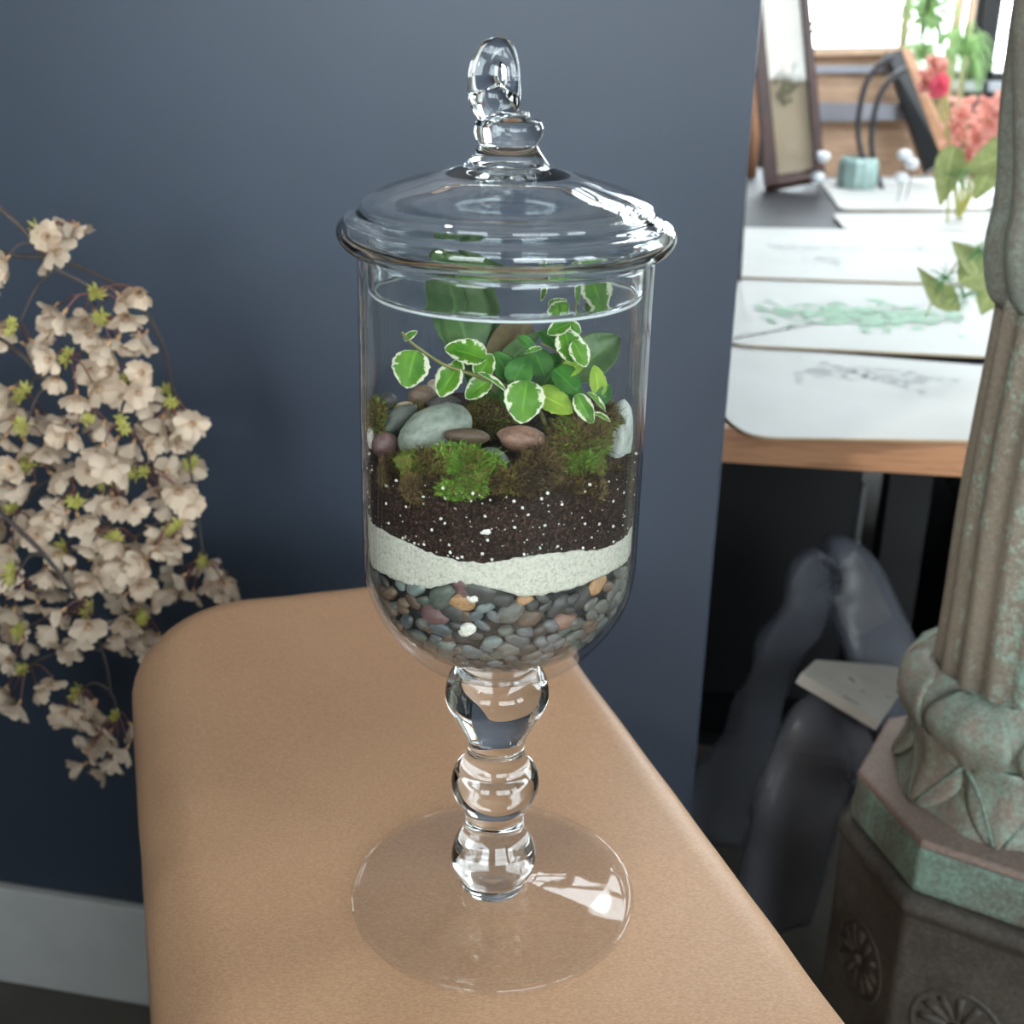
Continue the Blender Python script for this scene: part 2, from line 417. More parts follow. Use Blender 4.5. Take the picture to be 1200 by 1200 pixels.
def wall_with_openings(name, w, a0, a1, mat, th=0.12):
    P, n = opening_frame(w, 0, 0); b = MB()
    ops = sorted([o for o in OPENINGS if o[0] == w], key=lambda o: o[1])
    def slab(s0, s1, z0, z1):
        p, q = P(s0, z0, 0), P(s1, z1, th)
        b.box((min(p.x, q.x), min(p.y, q.y), z0), (max(p.x, q.x), max(p.y, q.y), z1))
    cur = a0
    for _, s0, s1, z0, z1 in ops:
        slab(cur, s0, Z0, Z1); slab(s0, s1, Z0, z0); slab(s0, s1, z1, Z1); cur = s1
    slab(cur, a1, Z0, Z1)
    return struct(b.build(name, mat))
wall_with_openings('wall_far', 'far', X0, X1, 'window_frame_paint')['label'] = 'dark far wall beneath the bright shop windows'
wall_with_openings('wall_right', 'right', Y0, Y1, 'room_paint')['label'] = 'side wall of the shop with tall windows'
wall_with_openings('wall_rear', 'rear', X0, X1, 'room_paint')['label'] = 'wall behind the viewer with two windows'
struct(MB().box((X0 - 0.12, Y0, Z0), (X0, Y1, Z1)).build('wall_left', 'room_paint'), 'plain grey wall at the left end of the shop')
# the navy wall runs at a slight angle and stops short, opening the view to the shop behind it
WA = Vector((-0.6457, 0.7371, 0)); WD = Vector((0.9837, -0.1797, 0)); WN = Vector((0.1797, 0.9837, 0))
wl = (X0 - WA.x) / WD.x; wr = (0.2065 - WA.x) / WD.x
WM = Matrix(((WD.x, WN.x, 0, WA.x), (WD.y, WN.y, 0, WA.y), (0, 0, 1, 0), (0, 0, 0, 1)))
struct(bevel(MB().box((wl, 0, Z0), (wr, 0.07, Z1), WM).build('wall_back', 'navy_paint'), 0.002), 'smooth dark navy blue wall behind the glass jar')
struct(bevel(MB().box((wl, -0.014, Z0), (wr, 0, Z0 + 0.15), WM).build('baseboard_back', 'baseboard_paint'), 0.003), 'pale painted baseboard at the foot of the navy wall')
for i, (w, a0, a1, z0, z1) in enumerate(OPENINGS):
    P, n = opening_frame(w, 0, 0)
    root = bpy.data.objects.new('window_%d' % (i + 1), None); COL.objects.link(root); struct(root, 'bright shop window in dark frame')
    fr = MB()
    def bx(s0, s1, q0, q1, d0, d1):
        p, q = P(s0, q0, d0), P(s1, q1, d1)
        fr.box((min(p.x, q.x), min(p.y, q.y), q0), (max(p.x, q.x), max(p.y, q.y), q1))
    bx(a0, a0 + 0.03, z0, z1, 0.03, 0.09); bx(a1 - 0.03, a1, z0, z1, 0.03, 0.09); bx(a0, a1, z0, z0 + 0.03, 0.03, 0.09); bx(a0, a1, z1 - 0.03, z1, 0.03, 0.09)
    if w != 'far':
        mid = (a0 + a1) / 2; bx(mid - 0.015, mid + 0.015, z0, z1, 0.04, 0.08); bx(a0, a1, z0 + (z1 - z0) * 0.62, z0 + (z1 - z0) * 0.62 + 0.03, 0.04, 0.08)
    fr.build('frame', 'window_frame_paint', root)
    fr = MB(); bx(a0, a1, z0, z1, 0.058, 0.062); fr.build('pane', 'window_glass', root)
    if w == 'far':
        fr = MB(); bx(a0 - 0.03, a1 + 0.03, z0 - 0.03, z0, -0.06, 0.03); fr.build('sill', 'sill_paint', root)

lampv = (Vector((0.34, 0.6, 0.72)) - Vector((-1.25, -1.0, 1.80))).normalized(); lp = Vector((-1.25, -1.0, 1.80))
lmp = thing('track_spotlight', 'black track spotlight on the ceiling, out of view', 'lamp', lp)  # housing added to go with the made-up wall spot
MB().tube([-lampv * 0.20, -lampv * 0.19, -lampv * 0.10], [0.03, 0.055, 0.055], 24).build('can', 'black_paint', lmp, True)
MB().tube([-lampv * 0.15 + Vector((0, 0, 0.02)), Vector((-lampv.x * 0.15, -lampv.y * 0.15, Z1 - lp.z))], 0.01, 10).build('arm', 'black_paint', lmp, True)
cab = thing('counter_cabinet', 'black counter cabinet left of the viewer, out of view', 'cabinet', (-1.25, -0.45, Z0))  # unseen block added to keep window light off the lower wall
MB().box((-0.75, -0.28, 0.06), (0.75, 0.28, 0.93)).build('body', 'black_paint', cab); MB().box((-0.77, -0.30, 0.93), (0.77, 0.30, 0.96)).build('worktop', 'black_table', cab)
MB().box((-0.72, -0.25, 0.0), (0.72, 0.25, 0.06)).build('plinth', 'black_paint', cab)
for k in range(3):
    dr = MB().box((-0.735 + k * 0.49, 0.28, 0.08), (-0.735 + k * 0.49 + 0.48, 0.298, 0.92)).build('door', 'black_paint', cab)
    MB().tube([(-0.30 + k * 0.49, 0.315, 0.70), (-0.30 + k * 0.49, 0.315, 0.82)], 0.006, 8).build('handle', 'steel_strap', dr)
# ================================================================== PAPER-COVERED TABLE
TA = math.atan2(0.316, 0.949)                      # the table is turned against the picture plane
def tl(u, v_, z=0.0):
    return Vector((u * math.cos(TA) - v_ * math.sin(TA), u * math.sin(TA) + v_ * math.cos(TA), z))
U0, U1, V0, V1 = -0.1775, 0.140, -0.36, 0.405
tb = thing('work_table', 'dark legged table hidden under the brown paper', 'table', tl(0, 0.02, Z0), rz=TA)
MB().box((U0 + 0.022, V0 - 0.02 + 0.022, 0.75 - 0.075), (U1 - 0.022, V1 - 0.02 - 0.022, 0.75 - 0.040)).build('table_top', 'brown_board', tb)
for su in (U0 + 0.04, U1 - 0.04):
    for sv in (V0 + 0.03, V1 - 0.07):
        MB().box((su - 0.02, sv - 0.02, 0), (su + 0.02, sv + 0.02, 0.675)).build('leg', 'black_paint', tb)
def paper_cover():
    # flat top continues over rounded edges into a hanging skirt; corners turn as one smooth fold
    rl, rr, rf, skirt = 0.032, 0.014, 0.022, 0.56
    nu, nv = 200, 260
    eu, ev = skirt, skirt
    vs, fs = [], []
    for j in range(nv + 1):
        for i in range(nu + 1):
            p = U0 - eu + (U1 - U0 + 2 * eu) * i / nu; q = V0 - ev + (V1 - V0 + 2 * ev) * j / nv
            iu0, iu1, iv0, iv1 = U0 + 0.045, U1 - 0.02, V0 + 0.03, V1 - 0.035
            cr = 0.05                                     # corner rounding of the folded paper
            cu, cv = max(iu0 + cr, min(iu1 - cr, p)), max(iv0 + cr, min(iv1 - cr, q))
            du, dv = p - cu, q - cv; d0 = math.hypot(du, dv); d_ = max(0.0, d0 - cr)
            if d_ < 1e-9: x, y, z = p, q, 0.0
            else:
                nx, ny = du / d0, dv / d0; cu += nx * cr; cv += ny * cr
                wl_ = max(0, -nx); wr_ = max(0, nx); wf_ = abs(ny)
                s = wl_ + wr_ + wf_
                r = (rl * wl_ + rr * wr_ + rf * wf_) / s; flat = (0.045 * wl_ + 0.02 * wr_ + 0.035 * wf_) / s - r
                if flat < 0: flat = 0
                dd = d_ - flat
                if dd <= 0: x, y, z = p, q, 0.0
                elif dd < r * PI / 2: x, y, z = cu + nx * (flat + r * math.sin(dd / r)), cv + ny * (flat + r * math.sin(dd / r)), -r * (1 - math.cos(dd / r))
                else:
                    drop = dd - r * PI / 2; fl = 0.006 * math.sin(14 * math.atan2(ny, nx)) * min(1, drop / 0.1) if abs(nx) > 0.02 and abs(ny) > 0.02 else 0
                    x, y, z = cu + nx * (flat + r + fl + drop * 0.03), cv + ny * (flat + r + fl + drop * 0.03), -r - drop
            P_ = tl(x, y, z)
            w = noise.noise(Vector((x * 7, y * 7, 1.3))) * 0.6 + noise.noise(Vector((x * 22, y * 22, 5.3))) * 0.25
            edge = min(1, max(0, (d_ - 0.004) / 0.03))
            P_.z -= 0.0006 * (1 + w) + edge * 0.0030 * (1 + w * 1.6)
            out = Vector((P_.x, P_.y, 0)).normalized()
            if edge > 0: P_ += out * edge * 0.0025 * noise.noise(Vector((x * 16, y * 16, z * 16)))
            vs.append(P_)
    for j in range(nv):
        for i in range(nu):
            a = j * (nu + 1) + i; fs.append((a, a + 1, a + nu + 2, a + nu + 1))
    o = mesh('kraft_paper_cover', vs, fs, 'kraft_paper')
    return tag(o, 'brown kraft paper wrapped over the table beneath the glass jar', 'paper')
paper_cover()

# ================================================================== GLASS JAR
RI = 0.0624
jar = thing('apothecary_jar', 'tall footed clear glass jar holding layered terrarium planting', 'jar', (0, 0, 0))
outer = spline([(0.0195, 0.1420), (0.0316, 0.1450), (0.042, 0.1503), (0.0525, 0.1622), (0.0602, 0.1749), (0.0641, 0.188), (0.0652, 0.200)], 6)
inner = spline([(0.0634, 0.200), (0.0622, 0.188), (0.0582, 0.176), (0.0515, 0.166), (0.042, 0.1575), (0.030, 0.1525), (0.018, 0.1502), (0.0, 0.1495)], 6)
prof = [(0.0, 0.1416), (0.018, 0.1416)] + [(p.x, p.y) for p in outer] + [(0.0652, z) for z in (0.22, 0.25, 0.28, 0.31, 0.335)] + \
       [(0.0652, 0.3415), (0.0649, 0.3426), (0.0643, 0.3430), (0.0637, 0.3426), (0.0634, 0.3415)] + [(0.0634, z) for z in (0.335, 0.31, 0.28, 0.25, 0.22)] + [(p.x, p.y) for p in inner]
vv, ff = revolve(prof, 128); fix_normals(mesh('bowl', vv, ff, 'blown_glass', jar))
sp = spline([(0.0150, 0.0062), (0.0165, 0.0075), (0.0176, 0.0110), (0.0186, 0.0145), (0.0212, 0.019), (0.0222, 0.0252), (0.0206, 0.033), (0.0166, 0.040), (0.0156, 0.0445), (0.0157, 0.052), (0.0172, 0.0575),
             (0.0213, 0.0640), (0.0226, 0.0705), (0.0211, 0.0775), (0.0166, 0.0835), (0.0152, 0.0875), (0.0146, 0.093), (0.0163, 0.100), (0.0213, 0.110), (0.0253, 0.1185), (0.0259, 0.124), (0.0244, 0.1310), (0.0203, 0.1363), (0.0188, 0.1393), (0.0190, 0.1412)], 5)
vv, ff = revolve([(0, 0.0060)] + [(p.x, p.y) for p in sp] + [(0, 0.1413)], 96); fix_normals(mesh('stem', vv, ff, 'solid_glass', jar))
ft = spline([(0.0172, 0.0125), (0.0205, 0.0112), (0.028, 0.0094), (0.045, 0.0064), (0.060, 0.0046), (0.0695, 0.0040), (0.0722, 0.0047), (0.0744, 0.0039), (0.0751, 0.0022), (0.0742, 0.0007), (0.0715, 0.0003), (0.066, 0.0009), (0.045, 0.0030), (0.02, 0.0056)], 5)
vv, ff = revolve([(0.0178, 0.0060), (0.0178, 0.0115)] + [(p.x, p.y) for p in ft][2:] + [(0.0178, 0.0060)], 128); fix_normals(mesh('foot', vv, ff, 'foot_glass', jar))

lid = thing('jar_lid', 'domed clear glass lid with twisted loop handle resting on the jar', 'lid', (0, 0, 0.3437))
lo_ = [(0.0086, 0.4030), (0.0090, 0.4014), (0.0110, 0.4006), (0.0138, 0.3990), (0.0149, 0.3958), (0.0141, 0.3922), (0.0126, 0.3898), (0.0130, 0.3884), (0.0155, 0.3848), (0.0188, 0.3812), (0.0256, 0.3786), (0.0418, 0.3742), (0.0550, 0.3697), (0.0618, 0.3660),
       (0.0640, 0.3630), (0.0648, 0.3610), (0.0690, 0.3592), (0.0727, 0.3562), (0.0739, 0.3526), (0.0729, 0.3490), (0.0700, 0.3458), (0.0660, 0.3440)]
li_ = [(0.0580, 0.3290), (0.0580, 0.3400), (0.0592, 0.3455), (0.0630, 0.3472), (0.0676, 0.3492), (0.0700, 0.3522), (0.0690, 0.3552), (0.0650, 0.3572), (0.0612, 0.3590), (0.0590, 0.3622), (0.0525, 0.3658), (0.0410, 0.3700), (0.0270, 0.3742), (0.0170, 0.3760), (0.0120, 0.3790), (0.0060, 0.3805)]
prof = [(0, 0.4034)] + [(p.x, p.y) for p in spline(lo_, 5)] + [(0.0625, 0.3437), (0.0612, 0.3430), (0.0607, 0.3400), (0.0605, 0.3340), (0.0605, 0.3290), (0.0602, 0.3276), (0.0583, 0.3276)] + [(p.x, p.y) for p in spline(li_, 5)] + [(0, 0.3810)]
vv, ff = revolve([(r, z - 0.3437) for r, z in prof], 128); fix_normals(mesh('dome', vv, ff, 'solid_glass', lid))
vv, ff = revolve([(0.0584, -0.0166), (0.0600, -0.0166), (0.0603, -0.0170), (0.0598, -0.0176), (0.0587, -0.0176), (0.0582, -0.0170), (0.0584, -0.0166)], 128); fix_normals(mesh('ground_rim', vv, ff, 'ground_glass', lid))
# the loop handle: a thick drawn rod folded over on itself
hp = [at(x, y, Y) for x, y, Y in ((586, 140, 0.0), (580, 126, -0.001), (571, 112, -0.003), (566, 92, -0.002), (569, 72, 0.0), (578, 60, 0.002), (589, 60, 0.003), (597, 74, 0.003), (599, 94, 0.002), (598, 112, 0.0), (592, 124, -0.003), (584, 132, -0.003))]
hs = spline([p - Vector((0, 0, 0.3437)) for p in hp], 6)
rr_ = [0.0088, 0.0086, 0.0082, 0.0064, 0.0058, 0.0056, 0.0054, 0.0040, 0.0038, 0.0046, 0.0062, 0.0070]
rs = []
for i in range(len(hs)):
    k = i / 6; a = int(k); rs.append(rr_[min(a, 11)] * (1 - (k - a)) + rr_[min(a + 1, 11)] * (k - a))
hd = fix_normals(MB().tube(hs, rs, 20).build('handle', 'solid_glass', lid, True))
rm = hd.modifiers.new('merge', 'REMESH'); rm.mode = 'VOXEL'; rm.voxel_size = 0.0006; rm.use_smooth_shade = True
sm = hd.modifiers.new('smooth', 'SMOOTH'); sm.iterations = 6; sm.factor = 0.5

# ================================================================== TERRARIUM LAYERS
def lerp_table(tab, a):
    if a <= tab[0][0] or a >= tab[-1][0]:
        t_ = ((a - tab[-1][0]) % 360) / ((tab[0][0] - tab[-1][0]) % 360); t_ = t_ * t_ * (3 - 2 * t_)
        return tab[-1][1] * (1 - t_) + tab[0][1] * t_
    for (a0, z0), (a1, z1) in zip(tab, tab[1:]):
        if a0 <= a <= a1: return z0 + (z1 - z0) * (a - a0) / (a1 - a0)
def edge_table(px):
    return sorted(q for q in (on_cyl(x, y, RI) for x, y in px) if q)
SAND_TOP = edge_table([(436, 613), (450, 622), (480, 637), (510, 650), (545, 659), (570, 660), (600, 655), (640, 648), (670, 645), (700, 645), (725, 635), (738, 622)])
SAND_BOT = edge_table([(437, 666), (450, 673), (480, 686), (505, 690), (530, 683), (560, 686), (590, 693), (615, 700), (640, 697), (670, 690), (700, 678), (720, 668), (736, 656)])
def rin(z):
    tab = [(0.1495, 0.0), (0.1502, 0.018), (0.1525, 0.030), (0.1575, 0.042), (0.166, 0.0515), (0.176, 0.0582), (0.188, 0.0622), (0.200, 0.0634)]
    if z >= 0.2: return 0.0634
    for (z0, r0), (z1, r1) in zip(tab, tab[1:]):
        if z0 <= z <= z1: return r0 + (r1 - r0) * (z - z0) / (z1 - z0)
    return 0.001
def surf(x, y):
    """height of the soil surface"""
    return 0.2485 + (y + 0.06) / 0.12 * 0.012 + 0.0025 * noise.noise(Vector((x * 60, y * 60, 0.7))) + 0.0012 * noise.noise(Vector((x * 190, y * 190, 3.7)))
def layer(name, mat, bot, top, label, cat, rough=0.0004, nphi=180, nz=14, nr=16):
    vs, fs = [], []; rows = []
    for k in range(nr, 0, -1) if False else range(1, nr):                      # bottom disc, centre outwards
        r = k / nr
        rows.append([(r, 'b')])
    prof = [('b', k / nr) for k in range(1, nr)] + [('s', k / nz) for k in range(nz + 1)] + [('t', k / nr) for k in range(nr - 1, 0, -1)]
    for kind, f in prof:
        for i in range(nphi):
            a = -180 + 360 * i / nphi; ca, sa = math.cos(math.radians(a)), math.sin(math.radians(a))
            if kind == 's':
                zb, zt = bot(RI * ca, RI * sa, a), top(RI * ca, RI * sa, a); z = zb + (zt - zb) * f
                r = rin(z) - 0.0012 + rough * noise.noise(Vector((ca * 60, sa * 60, z * 900)))
            else:
                r = (RI - 0.001) * f; g = bot if kind == 'b' else top; z = g(r * ca, r * sa, a)
                if kind == 'b': r = min(r, rin(z) - 0.0014)
            vs.append(Vector((r * ca, r * sa, z)))
    n = nphi
    for j in range(len(prof) - 1):
        for i in range(n):
            i2 = (i + 1) % n; fs.append((j * n + i, j * n + i2, (j + 1) * n + i2, (j + 1) * n + i))
    fs += [tuple(range(n))[::-1], tuple((len(prof) - 1) * n + i for i in range(n))]
    o = fix_normals(mesh(name, vs, fs, mat)); return tag(o, label, cat, kind='stuff')
jit = lambda a, s, k: 0.0006 * noise.noise(Vector((math.cos(math.radians(a)) * s, math.sin(math.radians(a)) * s, k)))
sb = lambda x, y, a: lerp_table(SAND_BOT, a) + jit(a, 25, 1) + jit(a, 90, 4)
st = lambda x, y, a: lerp_table(SAND_TOP, a) + jit(a, 25, 2) + jit(a, 90, 7)
layer('white_sand_layer', 'white_sand', sb, lambda x, y, a: st(x, y, a) - 0.0002, 'band of fine white sand between dark soil and pebbles', 'sand')
layer('potting_soil_layer', 'potting_soil', lambda x, y, a: st(x, y, a), lambda x, y, a: surf(x, y), 'dark brown potting soil above the white sand band', 'soil', 0.0009, nz=22)
layer('gravel_bed', 'gravel_core', lambda x, y, a: 0.1512 + 0.0 * x if True else 0, lambda x, y, a: sb(x, y, a) - 0.0003, 'dark grit filling the gaps among the drainage pebbles', 'gravel', nz=20)
# pull the grit in behind the pebbles
for v_ in bpy.data.objects['gravel_bed'].data.vertices:
    v_.co.x *= 0.955; v_.co.y *= 0.955
    v_.co.z = max(v_.co.z, 0.1545)

def stone_mesh(seed, sub=3, amp=0.16, flat=1.0):
    bm = bmesh.new(); bmesh.ops.create_icosphere(bm, subdivisions=sub, radius=1.0)
    for v_ in bm.verts:
        d = v_.co.normalized(); k = 1 + amp * noise.noise(d * 0.9 + Vector((seed * 3.1, seed * 1.7, seed))) + amp * 0.35 * noise.noise(d * 2.3 + Vector((seed, 9, seed * 2.2)))
        v_.co = d * k
    me = bpy.data.meshes.new('stone'); bm.to_mesh(me); bm.free()
    me.polygons.foreach_set('use_smooth', [True] * len(me.polygons)); return me
def inside(o, rmax=0.0628):
    """keep a stone within the glass"""
    bpy.context.view_layer.update()
    mw = o.matrix_world; inv = mw.inverted()
    for v_ in o.data.vertices:
        p = mw @ v_.co; r = math.hypot(p.x, p.y); lim = min(rmax, rin(p.z) - 0.0006)
        if r > lim: p.x *= lim / r; p.y *= lim / r; v_.co = inv @ p
CR, CU, CF = RGT, UPV, FWD
def stone(px, py, w, h, ang, Y, mat, label, depth=None, amp=0.16, seed=0, name='river_stone', tag_group=None):
    P = at(px, py, Y); k = pxm(P)
    me = stone_mesh(seed, 3, amp); me.materials.append(MATS[mat]); o = bpy.data.objects.new(name, me); COL.objects.link(o)
    a = math.radians(ang); ex = CR * math.cos(a) + CU * math.sin(a); ey = CU * math.cos(a) - CR * math.sin(a)
    R_ = Matrix((ex, ey, -CF)).transposed().to_4x4()
    dp = depth if depth else min(w, h) * 0.9
    o.matrix_world = Matrix.Translation(P) @ R_ @ Matrix.Diagonal((w / 2 * k, h / 2 * k, dp / 2 * k, 1))
    inside(o); tag(o, label, 'stone', tag_group); return o
stone(510, 505, 92, 62, 24, -0.018, 'stone_sage', 'largest smooth sage grey stone among the moss', depth=46, amp=0.10, seed=1)
stone(451, 521, 30, 32, 20, -0.016, 'stone_plum', 'small plum coloured stone left of the large sage stone', seed=2)
stone(466, 492, 54, 26, 38, -0.002, 'stone_slate', 'dark slate slab leaning behind the plum stone', depth=24, seed=3)
stone(455, 470, 22, 20, 10, 0.006, 'stone_dark', 'little dark stone furthest back at the left glass', seed=4)
stone(471, 479, 30, 16, 12, 0.006, 'stone_tan', 'small tan stone behind the slate slab', seed=5)
stone(495, 464, 34, 26, 14, 0.014, 'stone_brown', 'speckled brown stone behind the large sage stone', seed=6)
stone(514, 457, 30, 24, -30, 0.024, 'stone_beige', 'pale beige stone furthest back under the trailing leaves', seed=7)
stone(520, 472, 40, 20, 5, 0.010, 'stone_dark', 'dark grey stone half hidden behind the large sage stone', seed=8)
stone(547, 511, 54, 19, -4, -0.030, 'stone_umber', 'flat dark brown stone lying across the large sage stone', depth=26, seed=9)
stone(515, 525, 22, 13, 10, -0.040, 'stone_white', 'tiny white pebble in front of the large sage stone', seed=10)
stone(611, 514, 58, 32, -4, -0.028, 'stone_rust', 'reddish brown stone beneath the biggest variegated leaf', depth=36, amp=0.22, seed=11)
stone(579, 540, 44, 28, -36, -0.044, 'stone_bluegrey', 'blue grey oval stone in front of the reddish stone', depth=20, seed=12)
stone(725, 515, 34, 96, -8, 0.000, 'stone_pale', 'tall pale stone pressed against the right glass', depth=50, amp=0.12, seed=13)
stone(437, 512, 12, 40, 0, -0.006, 'stone_white', 'chalky white stone pressed against the left glass', depth=26, amp=0.3, seed=14)

# drainage pebbles against the glass: special ones first, then a packed random fill
peb_mesh = [stone_mesh(40 + k, 2, 0.42) for k in range(10)]
placed = []
def pebble(phi, z, size, mat, label, group, elong=1.35, seed=None):
    r = rin(z); a = math.radians(phi)
    # inward normal of the bowl
    dz = 0.002; sl = (rin(min(0.205, z + dz)) - rin(max(0.1497, z - dz))) / (2 * dz)
    nrm = Vector((-math.cos(a), -math.sin(a), sl)).normalized()
    th_ = size * random.uniform(0.55, 0.8)
    P = Vector((r * math.cos(a), r * math.sin(a), z)) + nrm * (th_ * 0.95 + 0.0006)
    me = peb_mesh[random.randrange(10)].copy(); me.materials.append(MATS[mat])
    o = bpy.data.objects.new('drainage_pebble', me); COL.objects.link(o)
    tng = Vector((-math.sin(a), math.cos(a), 0)); up = nrm.cross(tng)
    q = random.uniform(-0.7, 0.7); ex = tng * math.cos(q) + up * math.sin(q); ey = up * math.cos(q) - tng * math.sin(q)
    o.matrix_world = Matrix.Translation(P) @ Matrix((ex, ey, nrm)).transposed().to_4x4() @ Matrix.Diagonal((size * elong, size / elong * 1.15, th_, 1))
    inside(o); tag(o, label, 'pebble', group); placed.append((P, size)); return o
def peb_px(px, py):
    # where the line of sight meets the inside of the bowl
    d = ray(px, py); P = None
    for i in range(4000):
        p = CAM + d * (0.40 + i * 0.0001)
        if math.hypot(p.x, p.y) < rin(p.z) and p.z > 0.1495: P = p; break
    return math.degrees(math.atan2(P.y, P.x)), P.z
SPEC = [(543, 710, 0.0048, 'stone_orange', 'rough orange tan pebble at the centre of the drainage layer'), (545, 741, 0.0034, 'stone_white', 'bright white pebble low in the drainage layer'),
        (554, 701, 0.0030, 'stone_white', 'white chip beside the orange pebble under the sand'), (704, 689, 0.0046, 'stone_orange', 'upright tan pebble at the right end below the sand'),
        (482, 687, 0.0042, 'stone_teal', 'pale teal pebble at the left just below the sand'), (505, 725, 0.0058, 'stone_plum', 'purple pebble with white flecks low at the left'),
        (527, 722, 0.0060, 'stone_dark', 'large dark rounded pebble beneath the orange pebble'), (515, 703, 0.0062, 'stone_slate', 'angular dark green pebble touching the sand at the left'),
        (616, 706, 0.0030, 'stone_orange', 'small orange chip under the lowest dip of the sand'), (568, 715, 0.0030, 'stone_teal', 'small square teal pebble near the middle of the gravel'),
        (603, 723, 0.0058, 'stone_grey', 'broad grey pebble right of centre in the gravel'), (622, 728, 0.0052, 'stone_umber', 'brown grey pebble stacked right of centre in the gravel'),
        (665, 731, 0.0050, 'stone_rust', 'long rust coloured pebble low at the right of the gravel'), (560, 688, 0.0080, 'stone_dark', 'largest black slate pebble bedded right under the sand'),
        (545, 689, 0.0070, 'stone_plum', 'flat plum grey pebble under the sand left of centre')]
for px, py, s, mt, lb in SPEC:
    phi, z = peb_px(px, py); z = min(z, lerp_table(SAND_BOT, phi) - s * 0.45); pebble(phi, z, s, mt, lb, 'drainage pebbles', seed=1)
tries = 0; cnt = 0
while cnt < 255 and tries < 16000:
    tries += 1
    phi = random.uniform(-205, 25); z = random.uniform(0.1520, 0.211); s = random.choice((0.0028, 0.0034, 0.0040, 0.0046, 0.0054))
    if z > lerp_table(SAND_BOT, (phi + 180) % 360 - 180) - s * 0.5: continue
    r = rin(z) - s * 0.6; P = Vector((r * math.cos(math.radians(phi)), r * math.sin(math.radians(phi)), z))
    if any((P - q).length < (s + s2) * 0.72 for q, s2 in placed): continue
    mt = random.choices(('stone_grey', 'stone_dark', 'stone_slate', 'stone_bluegrey', 'stone_umber', 'stone_brown', 'stone_teal'), (5, 5, 4, 4, 2, 2, 1))[0]
    lb = {'stone_grey': 'mid grey drainage pebble packed in the gravel under the sand', 'stone_dark': 'blackish drainage pebble packed in the gravel under the sand', 'stone_slate': 'dull green grey drainage pebble packed under the sand',
          'stone_bluegrey': 'bluish grey drainage pebble packed in the gravel under the sand', 'stone_umber': 'dark brown drainage pebble packed in the gravel under the sand', 'stone_brown': 'speckled brown drainage pebble packed in the gravel under the sand',
          'stone_teal': 'greenish blue drainage pebble packed in the gravel under the sand'}[mt]
    pebble(phi, z, s, mt, lb, 'drainage pebbles ' + mt.split('_')[1]); cnt += 1

def to_px(P):
    d = Vector(P) - CAM; z = d.dot(FWD); return PX0 + FPX * d.dot(RGT) / z, PY0 - FPX * d.dot(UPV) / z
cells = {}
for o in [o for o in COL.objects if o.name.startswith('drainage_pebble') and 'packed' in o['label']]:
    x, y = to_px(o.matrix_world.translation); phi = math.degrees(math.atan2(o.matrix_world.translation.y, o.matrix_world.translation.x))
    cw = ('at the far left', 'left of centre', 'in the middle', 'right of centre', 'at the far right')[max(0, min(4, int((x - 440) / 60)))]
    dz = lerp_table(SAND_BOT, phi) - o.matrix_world.translation.z
    rw = 'just under the sand' if dz < 0.010 else 'halfway down the gravel' if dz < 0.026 else 'low in the gravel' if dz < 0.040 else 'at the very bottom of the bowl'
    col_ = {'grey': 'mid grey', 'dark': 'blackish', 'slate': 'dull green grey', 'bluegrey': 'cool grey', 'umber': 'dark brown', 'brown': 'speckled brown', 'teal': 'greenish blue'}[o['group'].split()[-1]]
    cells.setdefault((col_, rw, cw), []).append(o); o['group'] = 'drainage pebbles'
for (col_, rw, cw), os_ in cells.items():
    os_.sort(key=lambda o: -max(o.scale))
    for k, o in enumerate(os_):
        o['label'] = ('' if len(os_) == 1 else ('largest ', 'smallest ')[k] if len(os_) == 2 else ('largest ', 'second largest ', 'third largest ', 'fourth largest ', 'fifth largest ', 'sixth largest ', 'seventh largest ', 'eighth largest ', 'ninth largest ', 'tenth largest ', 'eleventh largest ', 'twelfth largest ', 'thirteenth largest ')[min(k, 12)]) + '%s pebble %s, %s' % (col_, rw, cw)

# perlite flecks in the soil: the few big ones are single, the specks are one object
big = [(568, 623, 7, 'largest white perlite lump in the middle of the soil'), (588, 637, 5, 'round perlite lump just right of the largest one'), (582, 603, 4, 'perlite lump highest in the middle of the soil'),
       (497, 633, 5, 'flat perlite lump left of centre near the sand'), (467, 625, 4, 'perlite lump at the left just above the sand'), (606, 644, 4, 'perlite lump right of centre touching the sand'),
       (435, 567, 4, 'perlite lump highest against the left glass'), (440, 600, 4, 'perlite lump lower against the left glass'), (692, 638, 4, 'perlite lump at the far right above the sand'), (672, 636, 4, 'perlite lump right of centre near the sand')]
for k, (px, py, w, lb) in enumerate(big):
    q = on_cyl(px, py, RI - 0.0010) or (-178, 0.24)
    me = stone_mesh(70 + k, 2, 0.5); me.materials.append(MATS['perlite']); o = bpy.data.objects.new('perlite_lump', me); COL.objects.link(o)
    a = math.radians(q[0]); s = w * 0.00040
    o.matrix_world = Matrix.Translation((math.cos(a) * (RI - 0.0012), math.sin(a) * (RI - 0.0012), q[1])) @ Matrix.Rotation(a, 4, 'Z') @ Matrix.Diagonal((s * 0.5, s, s * 0.75, 1))
    inside(o); tag(o, lb, 'perlite', 'perlite lumps in the soil')
mb = MB(); ico = stone_mesh(99, 1, 0.5)
iv = [v_.co.copy() for v_ in ico.vertices]; ifc = [tuple(p.vertices) for p in ico.polygons]
